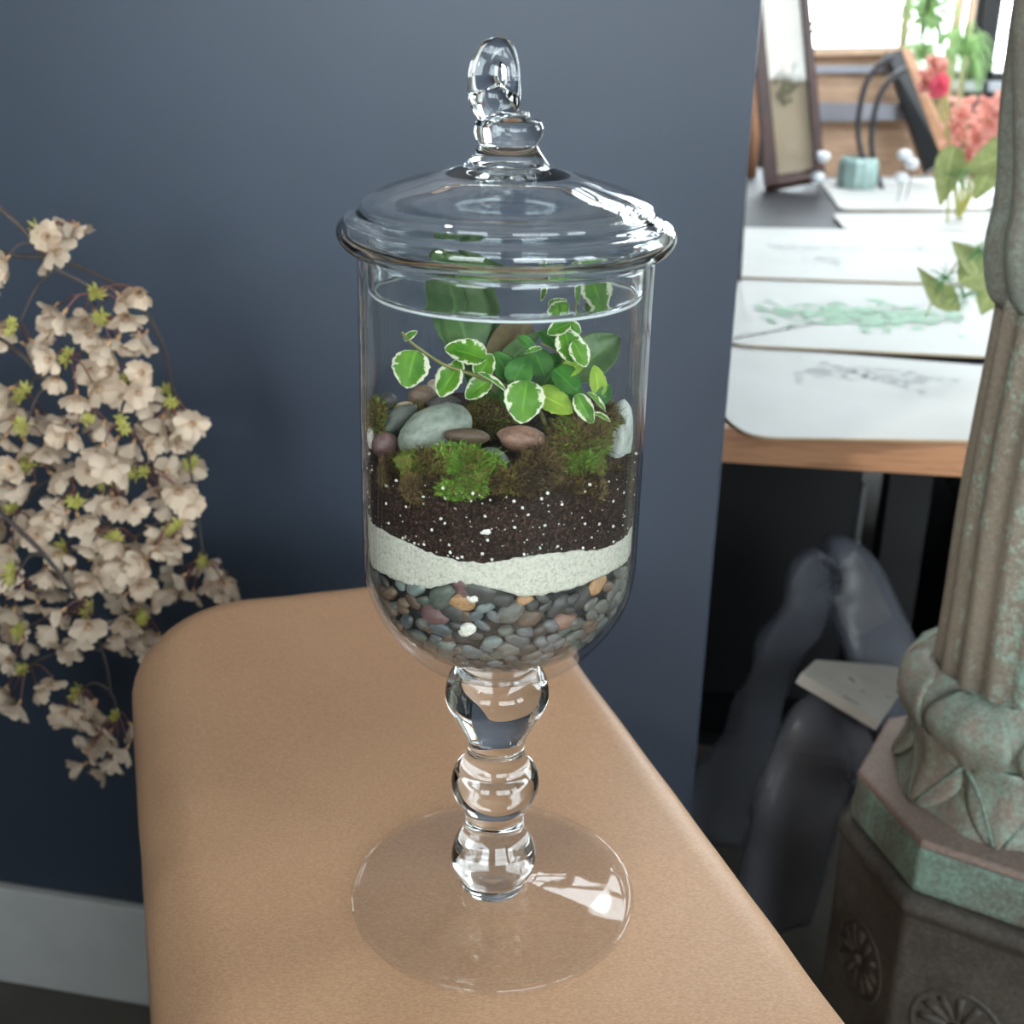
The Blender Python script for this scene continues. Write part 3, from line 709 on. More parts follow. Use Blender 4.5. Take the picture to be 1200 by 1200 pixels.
for k in range(260):
    a = math.radians(random.uniform(-190, 10)); z = random.uniform(0.221, 0.254); s = random.choice((0.0003, 0.0004, 0.0005, 0.0008))
    z = max(z, lerp_table(SAND_TOP, (math.degrees(a) + 180) % 360 - 180) + 0.0012)
    c0_ = Vector((math.cos(a) * (RI - 0.0004), math.sin(a) * (RI - 0.0004), z)); M_ = Matrix.Rotation(random.uniform(0, 6), 3, 'Y')
    mb.add([c0_ + (M_ @ v_) * s for v_ in iv], ifc)
tag(mb.build('perlite_specks', 'perlite', None, True), 'tiny white perlite specks sprinkled through the dark soil', 'perlite', kind='stuff')

# moss cushions: a lumpy cushion carrying hundreds of tiny pointed leaves
def moss(px, py, Y, w, h, dp, tone, spread, label, n=1500, bl=0.0024, seed=0):
    rnd = random.Random(seed); P = at(px, py, Y); k = pxm(P); A = Vector((w / 2 * k, dp / 2 * k, h / 2 * k))
    vs, fs, tn = [], [], []
    me = stone_mesh(seed + 200, 3, 0.6)
    for v_ in me.vertices:
        vs.append(Vector((P.x + v_.co.x * A.x * 0.9, P.y + v_.co.y * A.y * 0.9, P.z + v_.co.z * A.z * 0.9))); tn.append(max(0, tone - 0.35))
    fs += [tuple(p.vertices) for p in me.polygons]
    for i in range(n):
        d = Vector((rnd.gauss(0, 1), rnd.gauss(0, 1) - 0.5, rnd.gauss(0, 1) + 0.25)).normalized()
        kk = 1 + 0.6 * noise.noise(d * 0.9 + Vector(((seed + 200) * 3.1, (seed + 200) * 1.7, seed + 200)))
        b = Vector((P.x + d.x * A.x * kk * rnd.uniform(0.86, 0.98), P.y + d.y * A.y * kk * 0.92, P.z + d.z * A.z * kk * rnd.uniform(0.86, 0.98)))
        nn = (d + Vector((rnd.uniform(-1, 1), rnd.uniform(-1, 1), rnd.uniform(-0.4, 1.2))) * 0.8).normalized()
        sd = nn.cross(Vector((rnd.uniform(-1, 1), rnd.uniform(-1, 1), rnd.uniform(-1, 1)))).normalized()
        lg = rnd.random() < 0.09; L = bl * (rnd.uniform(1.8, 3.4) if lg else rnd.uniform(0.6, 1.4)); wd = bl * 0.07 if lg else L * 0.17; q = len(vs)
        t0 = max(0, min(1, tone + rnd.gauss(0, spread) + 0.35 * noise.noise(b * 110)))
        vs += [b - sd * wd, b + sd * wd, b + nn * L * 0.55 + sd * wd * 0.8, b + nn * L + Vector((0, 0, -L * 0.12)), b + nn * L * 0.55 - sd * wd * 0.8]
        tn += [t0 - 0.12, t0 - 0.12, t0, min(1, t0 + 0.1), t0]; fs.append((q, q + 1, q + 2, q + 3, q + 4))
    for v_ in vs:
        r = math.hypot(v_.x, v_.y)
        if r > 0.0630: v_.x *= 0.0630 / r; v_.y *= 0.0630 / r
    o = mesh('moss_cushion', vs, fs, 'moss', None, False, attr={'tone': tn}); return tag(o, label, 'moss', 'moss cushions')
moss(548, 553, -0.046, 86, 58, 40, 0.82, 0.12, 'brightest green moss cushion below the large sage stone', 2600, seed=1)
moss(494, 546, -0.046, 66, 36, 36, 0.48, 0.14, 'olive brown moss cushion left of the bright green one', 1700, seed=2)
moss(462, 552, -0.034, 54, 40, 30, 0.22, 0.10, 'dry brown moss tuft near the left glass', 1200, seed=3)
moss(570, 492, 0.004, 74, 44, 40, 0.44, 0.15, 'olive moss cushion behind the stones in the middle', 1700, seed=4)
moss(634, 548, -0.044, 62, 46, 34, 0.28, 0.12, 'shaggy brown moss below the reddish stone', 1500, seed=5)
moss(684, 524, -0.028, 66, 66, 44, 0.50, 0.15, 'tall olive moss cushion left of the pale stone', 2300, seed=6)
moss(682, 546, -0.040, 48, 26, 26, 0.78, 0.10, 'small fresh green moss tuft right of centre by the glass', 900, seed=7)
moss(442, 492, -0.002, 22, 40, 40, 0.46, 0.14, 'thin olive moss strip along the left glass', 700, seed=8)
moss(486, 492, 0.004, 40, 30, 30, 0.50, 0.14, 'green moss wedged between slate slab and large sage stone', 800, seed=9)
moss(700, 486, -0.004, 50, 36, 40, 0.36, 0.14, 'brown green moss under the leaves at the right', 1200, seed=10)
moss(604, 566, -0.052, 60, 34, 14, 0.22, 0.10, 'thin brown moss pressed flat on the front glass', 900, seed=11)
moss(500, 572, -0.050, 80, 36, 16, 0.20, 0.12, 'brown rootlets pressed on the front glass below the olive moss', 1200, seed=13)
moss(650, 582, -0.048, 70, 40, 14, 0.15, 0.10, 'dark brown rootlets on the front glass right of centre', 1100, seed=14)
moss(720, 562, -0.022, 50, 40, 20, 0.16, 0.12, 'dry brown moss below the tall pale stone', 900, seed=15)
moss(536, 578, -0.054, 46, 30, 12, 0.74, 0.14, 'green moss trailing lowest onto the soil at the front', 900, seed=16)
moss(680, 575, -0.044, 60, 50, 20, 0.26, 0.12, 'dark straggly moss hanging below the fresh green tuft', 1000, seed=12)
# condensation on the inside of the glass
mb = MB(); rnd = random.Random(5)
for k in range(46):
    px, py = rnd.uniform(690, 745), rnd.uniform(372, 480); q = on_cyl(px, py, 0.0633)
    if not q: continue
    a = math.radians(q[0]); s = rnd.uniform(0.0003, 0.0007); c0_ = Vector((math.cos(a) * 0.0632, math.sin(a) * 0.0632, q[1])); tg = Vector((-math.sin(a), math.cos(a), 0)); nr_ = Vector((-math.cos(a), -math.sin(a), 0))
    ln = rnd.uniform(1, 3)
    mb.add([c0_ + tg * v_.x * s + nr_ * (v_.y * 0.5) * s + Vector((0, 0, v_.z * s * ln)) for v_ in iv], ifc)
tag(mb.build('condensation_drops', 'droplet_glass', None, True), 'water droplets on the upper right inside of the jar', 'droplets', kind='stuff')

# ------------------------------------------------------------------ leaves
def leaf_geo(nl=14, nw=8, shape='round', scallop=0.0, cup=0.18, droop=0.25, seed=0):
    """unit leaf along +Y from the origin, width along X, face +Z; returns verts, faces, e-values"""
    rnd = random.Random(seed); vs, fs, es = [], [], []
    for j in range(nl + 1):
        s = j / nl
        if shape == 'round': w = math.sin(PI * s ** 0.80) ** 0.62 * 0.5
        elif shape == 'lance': w = math.sin(PI * s ** 0.62) ** 0.9 * 0.5
        elif shape == 'strap': w = (min(1, s * 3.0) ** 0.7) * (1 - max(0, s - 0.55) ** 2 * 4.5) * 0.5
        else: w = (s ** 0.62) * (1 - max(0, s - 0.72) ** 1.5 * 4.2) * 0.66
        if shape == 'petal': w *= 1.0
        for i in range(-nw, nw + 1):
            x = i / nw
            ww = w * (1 + scallop * math.sin(s * 34 + (1 if i > 0 else 2)) * abs(x) ** 3)
            y = s - (0.05 * math.cos(x * 3) if shape == 'petal' and j == nl else 0)
            if shape == 'petal' and j >= nl - 1: y -= 0.10 * max(0, 1 - abs(x) * 3.0)
            z = cup * (abs(x) ** 1.5) * w - droop * s * s + 0.03 * noise.noise(Vector((x * 1.5 + seed, s * 4, seed * 0.7)))
            vs.append(Vector((x * ww, y, z))); es.append(max(abs(x), (2 * s - 1) ** 4 if s > 0.5 else 0, 0))
    m_ = 2 * nw + 1
    for j in range(nl):
        for i in range(m_ - 1): a = j * m_ + i; fs.append((a, a + 1, a + m_ + 1, a + m_))
    return vs, fs, es
def leaf_obj(name, parent, base, tip_dir, face, L, W, mat, **kw):
    vs, fs, es = leaf_geo(**kw)
    y = Vector(tip_dir).normalized(); z = Vector(face); z = (z - y * z.dot(y)).normalized(); x = y.cross(z)
    out = [Vector(base) + x * (v_.x * W) + y * (v_.y * L) + z * (v_.z * L) for v_ in vs]
    if name == 'leaf':
        for p in out:
            r = math.hypot(p.x, p.y)
            if r < 0.075 and r > 0.0618: p.x *= 0.0618 / r; p.y *= 0.0618 / r
    # give the blade thickness: a second skin just behind the first
    n = len(out); th_ = z * max(0.00018, L * 0.012)
    out2 = out + [p - th_ for p in out]; fs2 = fs + [tuple(i + n for i in f[::-1]) for f in fs]
    from collections import Counter
    ec = Counter()
    for f in fs:
        for a, b in zip(f, f[1:] + f[:1]): ec[(a, b)] += 1
    fs2 += [(b, a, a + n, b + n) for (a, b) in list(ec) if (b, a) not in ec]
    o = mesh(name, out2, fs2, mat, None, True, attr={'e': es + es})
    if parent: o.parent = parent; o.matrix_parent_inverse = Matrix.Translation(parent.location).inverted()
    return o
TOCAM = -FWD
def img_dir(deg, fwd=0.0):
    a = math.radians(deg); return RGT * math.cos(a) + UPV * math.sin(a) + FWD * fwd
def place_leaf(parent, cx, cy, L, W, deg, Y, mat, tilt=(0, 0), fwd=0.0, **kw):
    """leaf whose middle shows at the photo point, length and width in photo pixels"""
    c0_ = at(cx, cy, Y); k = pxm(c0_); d = img_dir(deg, fwd).normalized()
    base = c0_ - d * (L * k * 0.5)
    face = TOCAM + RGT * tilt[0] + UPV * tilt[1]
    return leaf_obj('leaf', parent, base, d, face, L * k, W * k, mat, **kw)
def px_path(pts, per=6): return spline([at(*p) for p in pts], per)

fig = thing('creeping_fig', 'variegated creeping fig with a long stem trailing left over the stones', 'plant', at(630, 480, -0.02))
def stem_on(parent, pts, r0, r1, mat='vine_stem', name='stem'):
    P = px_path(pts); n = len(P)
    o = MB().tube(P, [r0 + (r1 - r0) * i / (n - 1) for i in range(n)], 8).build(name, mat, None, True)
    o.parent = parent; o.matrix_parent_inverse = Matrix.Translation(parent.location).inverted(); return o
stem_on(fig, [(640, 500, -0.018), (628, 476, -0.022), (600, 456, -0.026), (560, 441, -0.028), (522, 428, -0.030), (496, 412, -0.030), (478, 398, -0.030), (471, 389, -0.029)], 0.0011, 0.0006)
V, G, Lm = 'leaf_variegated', 'leaf_green', 'leaf_lime'
sc = dict(shape='round', scallop=0.05)
for i, (cx, cy, L, W, deg, Y, mt, tlt, fw) in enumerate([
        (481, 432, 46, 46, 255, -0.033, V, (-0.1, 0.3), -0.1), (481, 393, 20, 10, 40, -0.028, V, (0.1, 0.5), 0.1), (546, 412, 52, 36, 160, -0.026, V, (0.0, 0.6), 0.0),
        (525, 446, 42, 36, 235, -0.031, V, (-0.3, 0.4), -0.1), (560, 454, 40, 28, 215, -0.028, V, (-0.2, 0.3), 0.1), (579, 447, 44, 12, 332, -0.034, V, (0.2, 1.6), 0.0),
        (536, 430, 22, 18, 75, -0.026, V, (0.3, 0.3), 0.1), (614, 470, 52, 48, 262, -0.036, V, (0.1, 0.5), -0.2), (609, 434, 40, 34, 60, -0.022, G, (0.2, 0.4), 0.1), (590, 428, 40, 30, 120, -0.018, G, (0.1, 0.5), 0.0), (568, 428, 34, 26, 60, -0.020, V, (0.2, 0.5), 0.1), (598, 462, 34, 26, 240, -0.026, G, (0.1, 0.4), 0.1), (620, 404, 34, 15, 320, -0.020, G, (-0.3, 0.9), 0.0)]):
    place_leaf(fig, cx, cy, L, W, deg, Y, mt, tlt, fw, seed=i, droop=0.14, **sc)
fig2 = thing('creeping_fig', 'upright variegated creeping fig climbing the right side of the jar', 'plant', at(664, 490, -0.01))
stem_on(fig2, [(662, 500, -0.008), (658, 470, -0.010), (660, 430, -0.012), (664, 396, -0.012), (671, 365, -0.010), (679, 342, -0.008), (684, 318, -0.006)], 0.0011, 0.0006)
stem_on(fig2, [(658, 470, -0.010), (676, 462, -0.022), (692, 470, -0.030)], 0.0007, 0.0004)
stem_on(fig2, [(661, 420, -0.012), (646, 408, -0.016), (634, 402, -0.018)], 0.0006, 0.0004)
for i, (cx, cy, L, W, deg, Y, mt, tlt, fw) in enumerate([
        (699, 339, 40, 40, 290, -0.010, V, (0.2, 0.2), -0.1), (677, 336, 34, 9, 262, -0.012, V, (-0.7, 0.1), 0.0), (651, 361, 34, 20, 205, -0.014, V, (-0.2, 0.5), 0.0), (637, 336, 26, 8, 265, -0.004, V, (0.5, 0.0), 0.0),
        (655, 384, 30, 22, 200, -0.018, V, (-0.2, 0.4), 0.0), (682, 364, 18, 15, 20, -0.012, V, (0.2, 0.4), 0.0), (625, 410, 22, 8, 190, -0.022, V, (0, 0.8), 0.0), (667, 406, 38, 34, 285, -0.020, V, (0.2, 0.3), -0.2), (674, 384, 18, 14, 320, -0.016, V, (0.2, 0.3), 0.0),
        (672, 430, 30, 22, 30, -0.018, Lm, (0.2, 0.6), 0.0), (632, 424, 38, 34, 110, -0.012, G, (0.0, 0.3), 0.0), (665, 446, 44, 40, 320, -0.024, G, (0.1, 0.9), -0.1), (650, 470, 50, 36, 335, -0.030, Lm, (0.1, 0.5), -0.1), (700, 446, 38, 22, 95, -0.018, Lm, (0.3, 0.1), 0.0),
        (685, 479, 40, 22, 300, -0.032, V, (-0.3, 0.5), 0.0), (700, 470, 32, 10, 320, -0.026, V, (0.2, 1.0), 0.0), (706, 488, 22, 9, 340, -0.030, V, (0.1, 1.2), 0.0), (638, 448, 34, 30, 230, -0.014, G, (0.0, 0.4), 0.0), (645, 396, 30, 24, 140, -0.010, G, (0.0, 0.4), 0.0), (680, 414, 34, 26, 300, -0.024, V, (0.3, 0.3), -0.1), (653, 352, 24, 16, 30, -0.006, V, (0, 0.5), 0.0), (690, 356, 20, 14, 60, -0.006, V, (0.3, 0.2), 0.0), (646, 430, 36, 30, 200, -0.004, G, (0.0, 0.3), 0.0), (708, 462, 28, 18, 60, -0.020, G, (0.3, 0.3), 0.0), (672, 468, 34, 24, 250, -0.026, G, (0.0, 0.6), 0.0)]):
    place_leaf(fig2, cx, cy, L, W, deg, Y, mt, tlt, fw, seed=20 + i, droop=0.14, **sc)
plant = thing('broad_leaf_plant', 'broad dark green leafy plant rising at the back of the jar', 'plant', at(575, 470, 0.015))
stem_on(plant, [(578, 480, 0.012), (580, 450, 0.014), (582, 430, 0.016)], 0.0022, 0.0018)
for i, (cx, cy, L, W, deg, Y, mt, tlt, shp) in enumerate([
        (536, 358, 170, 70, 104, 0.016, 'leaf_dark', (0.2, 0.1), 'strap'), (560, 350, 170, 44, 98, 0.026, 'leaf_dark', (0.6, 0.0), 'strap'), (598, 410, 90, 56, 62, 0.004, 'leaf_purple', (0.0, -0.4), 'strap'),
        (612, 408, 66, 30, 48, -0.004, 'leaf_dark', (-0.4, 0.4), 'lance'), (692, 420, 90, 52, 40, 0.022, 'leaf_dark', (-0.1, 0.2), 'strap'), (566, 452, 70, 44, 130, 0.022, 'leaf_green', (0, 0.4), 'lance'), (588, 470, 60, 36, 80, 0.010, 'leaf_green', (0, 0.3), 'lance')]):
    place_leaf(plant, cx, cy, L, W, deg, Y, mt, tlt, 0.05, seed=60 + i, shape=shp, droop=0.10)

# ================================================================== CHERRY BLOSSOM BRANCHES
vase = thing('floor_vase', 'dark floor vase holding the blossom branches out of view', 'vase', (-0.80, 0.42, Z0))
vv, ff = revolve([(0, 0.004), (0.07, 0.0), (0.085, 0.02), (0.11, 0.16), (0.10, 0.30), (0.055, 0.40), (0.05, 0.45), (0.06, 0.48), (0.052, 0.48), (0.043, 0.45), (0.047, 0.40), (0.09, 0.30), (0.10, 0.16), (0.07, 0.03), (0, 0.02)], 32)
mesh('body', vv, ff, 'vase_glaze', vase)
def blossom_meshes():
    pet = []
    for s in range(3):
        vs, fs, es = leaf_geo(nl=6, nw=3, shape='petal', cup=0.5, droop=-0.25 + 0.2 * s, seed=s)
        n = len(vs); vs2 = vs + [v_ - Vector((0, 0, 0.02)) for v_ in vs]; fs2 = fs + [tuple(i + n for i in f[::-1]) for f in fs]
        o = mesh('petal', vs2, fs2, 'petal_white', attr={'e': es + es}); pet.append(o.data); bpy.data.objects.remove(o)
    b = MB()
    b.tube([(0, 0, -0.35), (0, 0, -0.1), (0, 0, 0.04)], [0.05, 0.11, 0.07], 8)
    for k in range(10):
        a = 2 * PI * k / 10; b.tube([(0, 0, 0), (math.cos(a) * 0.14, math.sin(a) * 0.14, 0.22), (math.cos(a) * 0.22, math.sin(a) * 0.22, 0.36)], [0.012, 0.012, 0.035], 4)
    o = b.build('blossom', 'stamen', None, True); cen = o.data; bpy.data.objects.remove(o)
    tf = MB(); rnd = random.Random(3)
    for k in range(9):
        a = 2 * PI * k / 9 + rnd.uniform(-.3, .3); d = Vector((math.cos(a), math.sin(a), rnd.uniform(0.2, 1.2))).normalized(); sd = d.cross(Vector((0, 0, 1))).normalized() * 0.16; up = sd.cross(d) * 0.25
        tf.add([Vector((0, 0, 0)), d * 0.5 + sd, d * 1.0, d * 0.5 - sd, d * 0.5 + up], [(0, 1, 4), (1, 2, 4), (2, 3, 4), (3, 0, 4), (0, 3, 2, 1)])
    o = tf.build('leaf_tuft', 'bract_leaf'); tuft = o.data; bpy.data.objects.remove(o)
    return pet, cen, tuft
PET, CEN, TUFT = blossom_meshes()
rnd = random.Random(21)
def child(name, data, parent, mtx):
    o = bpy.data.objects.new(name, data); COL.objects.link(o); o.parent = parent; o.matrix_local = mtx; return o
def orient(dz, roll):
    z = Vector(dz).normalized(); x = z.cross(Vector((0.2, 0.3, 1))).normalized(); y = z.cross(x)
    return (Matrix((x, y, z)).transposed() @ Matrix.Rotation(roll, 3, 'Z')).to_4x4()
def blossom(root, P, size, face):
    o = child('blossom', CEN, root, Matrix.Translation(P - root.location) @ orient(face, rnd.uniform(0, 6)) @ Matrix.Scale(size, 4))
    op = rnd.choice((0.25, 0.5, 0.8, 1.0)); 
    for k in range(5):
        M_ = Matrix.Rotation(2 * PI * k / 5, 4, 'Z') @ Matrix.Rotation(rnd.uniform(0.1, 0.35) + (1 - op) * 0.7, 4, 'X') @ Matrix.Diagonal((rnd.uniform(0.85, 1.05), 1, 1, 1))
        child('petal', PET[rnd.randrange(3)], o, M_)
def spray(root, node, pts, Y, tuft=True):
    """blossoms at photo points hang on stalks from one node of the twig"""
    N = at(node[0], node[1], Y); stalks = MB()
    for (px, py) in pts:
        P = at(px, py, Y + rnd.uniform(-0.025, 0.025))
        face = Vector((rnd.uniform(-0.7, 0.7), -1.0 + rnd.uniform(0, 0.7), rnd.uniform(-0.8, 0.35))) + (P - N).normalized() * 0.5
        blossom(root, P, 0.0160 * rnd.uniform(0.85, 1.15), face)
        if rnd.random() < 0.55:
            P_ = at(px + rnd.uniform(-15, 15), py + rnd.uniform(-13, 13), Y + rnd.uniform(0.005, 0.05)); blossom(root, P_, 0.0150 * rnd.uniform(0.85, 1.15), face + Vector((rnd.uniform(-.6, .6), 0.2, rnd.uniform(-.6, .6)))); stalks.tube([N, (N + P_) / 2 + Vector((0, 0, 0.005)), P_], 0.0007, 5)
        q = P - face.normalized() * 0.004; md = (N + q) / 2 + Vector((0, 0, 0.006))
        stalks.tube(spline([N, md, q], 4), 0.0007, 5)
    o = stalks.build('flower_stalks', 'flower_stalk', root, True); o.location = -root.location
    if tuft:
        for k in range(2):
            P = N + Vector((rnd.uniform(-.004, .004), -0.004, rnd.uniform(-.006, .006)))
            child('leaf_tuft', TUFT, root, Matrix.Translation(P - root.location) @ orient((rnd.uniform(-1, 1), -1, rnd.uniform(0, 1)), rnd.uniform(0, 6)) @ Matrix.Scale(rnd.uniform(0.007, 0.011), 4))
def branch(label, path, r0, r1, sprays, Y):
    root = thing('cherry_blossom_branch', label, 'flowers', (-0.80, 0.42, -0.29), 'white blossom branches')
    P = [Vector((-0.80 + rnd.uniform(-.02, .02), 0.42 + rnd.uniform(-.02, .02), -0.70)), Vector((-0.79, 0.42, -0.27))] + [at(*q) for q in path]
    sp_ = spline(P, 6); n = len(sp_)
    o = MB().tube(sp_, [r0 + (r1 - r0) * i / (n - 1) for i in range(n)], 8).build('twig', 'twig_bark', root, True); o.location = -root.location
    for node, pts in sprays: 
        y = Y + rnd.uniform(-0.02, 0.02); spray(root, node, pts, y)
        # short side twig from the branch to the node
        N = at(node[0], node[1], y); q = min(sp_[12:], key=lambda p: (p - N).length)
        o = MB().tube(spline([q, (q + N) / 2 + Vector((0, 0, 0.008)), N], 4), [0.0014 - 0.0004 * i / 8 for i in range(9)], 6).build('side_twig', 'twig_bark', root, True); o.location = -root.location
    return root
branch('blossom branch reaching highest up the navy wall, a pair of open flowers on top', [(-150, 320, 0.44), (-40, 235, 0.45), (20, 262, 0.45), (60, 310, 0.45), (95, 330, 0.45), (125, 350, 0.45)], 0.004, 0.0012, [
    ((45, 275), [(56, 277), (86, 264), (62, 292)]), ((2, 312), [(6, 304), (-8, 322)]), ((110, 345), [(140, 346), (164, 342), (148, 368), (100, 372), (74, 368)]), ((118, 372), [(138, 398), (162, 396), (108, 388), (60, 386), (126, 404)]), ((22, 382), [(4, 384), (-12, 392), (40, 402)])], 0.45)
branch('blossom branch filling the dense upper middle of the cluster', [(-160, 400, 0.46), (-50, 380, 0.46), (20, 412, 0.46), (60, 450, 0.46), (110, 470, 0.46), (170, 470, 0.46), (205, 478, 0.46)], 0.004, 0.0011, [
    ((82, 418), [(60, 420), (104, 432), (66, 440), (112, 452), (90, 462)]), ((150, 440), [(168, 436), (160, 458), (146, 462), (130, 430)]), ((30, 462), [(10, 456), (18, 486), (44, 486), (-5, 478)]), ((100, 482), [(90, 480), (86, 506), (122, 498), (70, 506)]),
    ((202, 476), [(190, 490), (212, 498), (226, 494), (200, 510), (178, 508)]), ((140, 496), [(136, 516), (156, 520), (172, 522), (120, 524)]), ((30, 500), [(6, 512), (30, 518), (54, 522), (-10, 500)])], 0.45)
branch('blossom branch carrying the widest mass of flowers beside the table', [(-170, 480, 0.47), (-50, 470, 0.47), (20, 510, 0.47), (70, 560, 0.47), (110, 600, 0.47), (150, 640, 0.47), (185, 690, 0.47)], 0.004, 0.0011, [
    ((165, 548), [(190, 552), (208, 572), (222, 588), (196, 592), (176, 572), (150, 556)]), ((40, 545), [(14, 548), (10, 572), (36, 568), (62, 556), (-8, 560)]), ((125, 565), [(128, 540), (104, 552), (138, 588), (116, 584), (156, 596)]), ((88, 580), [(80, 560), (72, 590), (92, 606), (58, 604)]),
    ((205, 612), [(216, 612), (206, 632), (186, 640), (170, 656), (192, 624)]), ((22, 600), [(8, 602), (24, 622), (-8, 620), (44, 626), (12, 642)]), ((130, 622), [(122, 630), (140, 634), (158, 636), (148, 662), (106, 640)]), ((78, 640), [(70, 646), (82, 668), (56, 668), (94, 684), (62, 690)]),
    ((160, 668), [(164, 684), (180, 694), (146, 698), (168, 706)]), ((110, 650), [(108, 672), (116, 660), (128, 680)])], 0.46)
branch('drooping blossom branch with the lowest hanging flowers at the left edge', [(-170, 560, 0.44), (-60, 560, 0.44), (10, 610, 0.44), (60, 660, 0.44), (100, 720, 0.44), (122, 770, 0.44), (130, 815, 0.44)], 0.0035, 0.0010, [
    ((20, 672), [(6, 672), (26, 690), (44, 708), (-6, 700), (16, 716)]), ((108, 708), [(72, 716), (64, 734), (92, 746), (78, 762), (104, 730)]), ((165, 722), [(150, 728), (168, 744), (184, 746), (178, 766), (146, 744)]), ((26, 740), [(12, 740), (30, 752), (14, 772), (-8, 760)]),
    ((34, 780), [(6, 806), (22, 826), (46, 806), (60, 798)]), ((96, 808), [(78, 832), (98, 842), (110, 828)]), ((138, 838), [(106, 876), (98, 896), (122, 902), (148, 878), (154, 850), (118, 862), (136, 890), (128, 858)])], 0.44)
branch('thin blossom sprig hanging lowest on the right above the paper corner', [(-150, 330, 0.50), (20, 300, 0.50), (130, 330, 0.50), (185, 390, 0.50), (205, 470, 0.50), (225, 560, 0.50), (238, 650, 0.50)], 0.003, 0.0009, [
    ((238, 656), [(214, 676), (226, 694), (246, 682), (262, 690), (272, 684), (210, 694), (244, 664)]), ((200, 462), [(196, 478), (216, 486)]), ((224, 540), [(222, 546)])], 0.50)

# ================================================================== BRONZE COLUMN
cx_, cy_ = 0.462, 0.403
colm = thing('bronze_column', 'verdigris bronze column on octagonal pedestal at the right edge', 'column', (cx_, cy_, Z0))
HB = -Z0
def oct_ring(R_, z, rot): return [Vector((R_ * math.cos(rot + k * PI / 4), R_ * math.sin(rot + k * PI / 4), z)) for k in range(8)]
ROT = math.radians(-75 - 90 + 22.5)                # one face looks towards the left front
def oct_solid(name, rings, mat, bv=0.004):
    vs, fs = [], []
    for R_, z in rings: vs += oct_ring(R_, z + HB, ROT)
    for j in range(len(rings) - 1):
        for k in range(8): k2 = (k + 1) % 8; fs.append((j * 8 + k, j * 8 + k2, j * 8 + 8 + k2, j * 8 + 8 + k))
    fs += [tuple(range(8))[::-1], tuple((len(rings) - 1) * 8 + k for k in range(8))]
    return bevel(mesh(name, vs, fs, mat, colm, False), bv, 3)
oct_solid('pedestal', [(0.152, -0.75), (0.150, -0.70), (0.1445, -0.68), (0.1445, -0.272), (0.150, -0.262), (0.150, -0.256), (0.143, -0.250)], 'dark_pedestal')
oct_solid('plinth_band', [(0.1385, -0.249), (0.1395, -0.243), (0.1375, -0.206)], 'patina_band', 0.003)
oct_solid('plinth', [(0.138, -0.2055), (0.1385, -0.202), (0.136, -0.198), (0.10, -0.1965)], 'patina_plinth', 0.002)
# rosettes on the pedestal faces: a ring with radiating petals
for k in range(8):
    a = ROT + PI / 8 + k * PI / 4; ap = 0.1445 * math.cos(PI / 8); nx, ny = math.cos(a), math.sin(a); tx = Vector((-ny, nx, 0)); nn = Vector((nx, ny, 0)); c0_ = nn * (ap - 0.0015) + Vector((0, 0, -0.365 + HB))
    rb = MB()
    for j in range(12):
        b_ = 2 * PI * j / 12; d = tx * math.cos(b_) + Vector((0, 0, 1)) * math.sin(b_)
        rb.tube([c0_ + d * 0.008, c0_ + d * 0.02, c0_ + d * 0.031], [0.0025, 0.0042, 0.0045], 6)
    ring = [c0_ + (tx * math.cos(2 * PI * j / 32) + Vector((0, 0, 1)) * math.sin(2 * PI * j / 32)) * 0.037 for j in range(33)]
    rb.tube(ring, 0.0032, 6, False); rb.tube([c0_, c0_ + nn * 0.005], [0.007, 0.004], 10)
    rb.build('rosette', 'dark_pedestal', colm, True)
# shaft with shallow irregular flutes
def lathe_mod(name, prof, fn, mat, n=192):
    vs, fs = [], []
    for r, z in prof:
        for k in range(n):
            a = 2 * PI * k / n; q = r + fn(a, z, r); vs.append(Vector((q * math.cos(a), q * math.sin(a), z + HB)))
    for j in range(len(prof) - 1):
        for k in range(n): k2 = (k + 1) % n; fs.append((j * n + k, j * n + k2, j * n + n + k2, j * n + n + k))
    return mesh(name, vs, fs, mat, colm, True)
flute = lambda a, z, r: 0.0022 * math.sin(a * 20 + 0.9 * math.sin(z * 9)) + 0.0012 * noise.noise(Vector((math.cos(a) * 5, math.sin(a) * 5, z * 4)))
lathe_mod('shaft', [(p.x, p.y) for p in spline([(0.086, -0.120), (0.0845, -0.08), (0.0835, -0.02), (0.0838, 0.06), (0.0820, 0.14), (0.0800, 0.20), (0.0790, 0.245)], 8)], flute, 'patina_shaft')
twist = lambda a, z, r: 0.0042 * math.sin(a * 13 + z * 26) + 0.002 * noise.noise(Vector((math.cos(a) * 4, math.sin(a) * 4, z * 9)))
lathe_mod('upper_shaft', [(p.x, p.y) for p in spline([(0.074, 0.234), (0.082, 0.238), (0.088, 0.250), (0.0925, 0.270), (0.0930, 0.288), (0.0905, 0.310), (0.0905, 0.335), (0.095, 0.375), (0.0985, 0.41), (0.101, 0.46), (0.101, 0.60), (0.094, 0.80), (0.088, 1.2), (0.088, 1.95)], 6)], twist, 'dark_bronze')
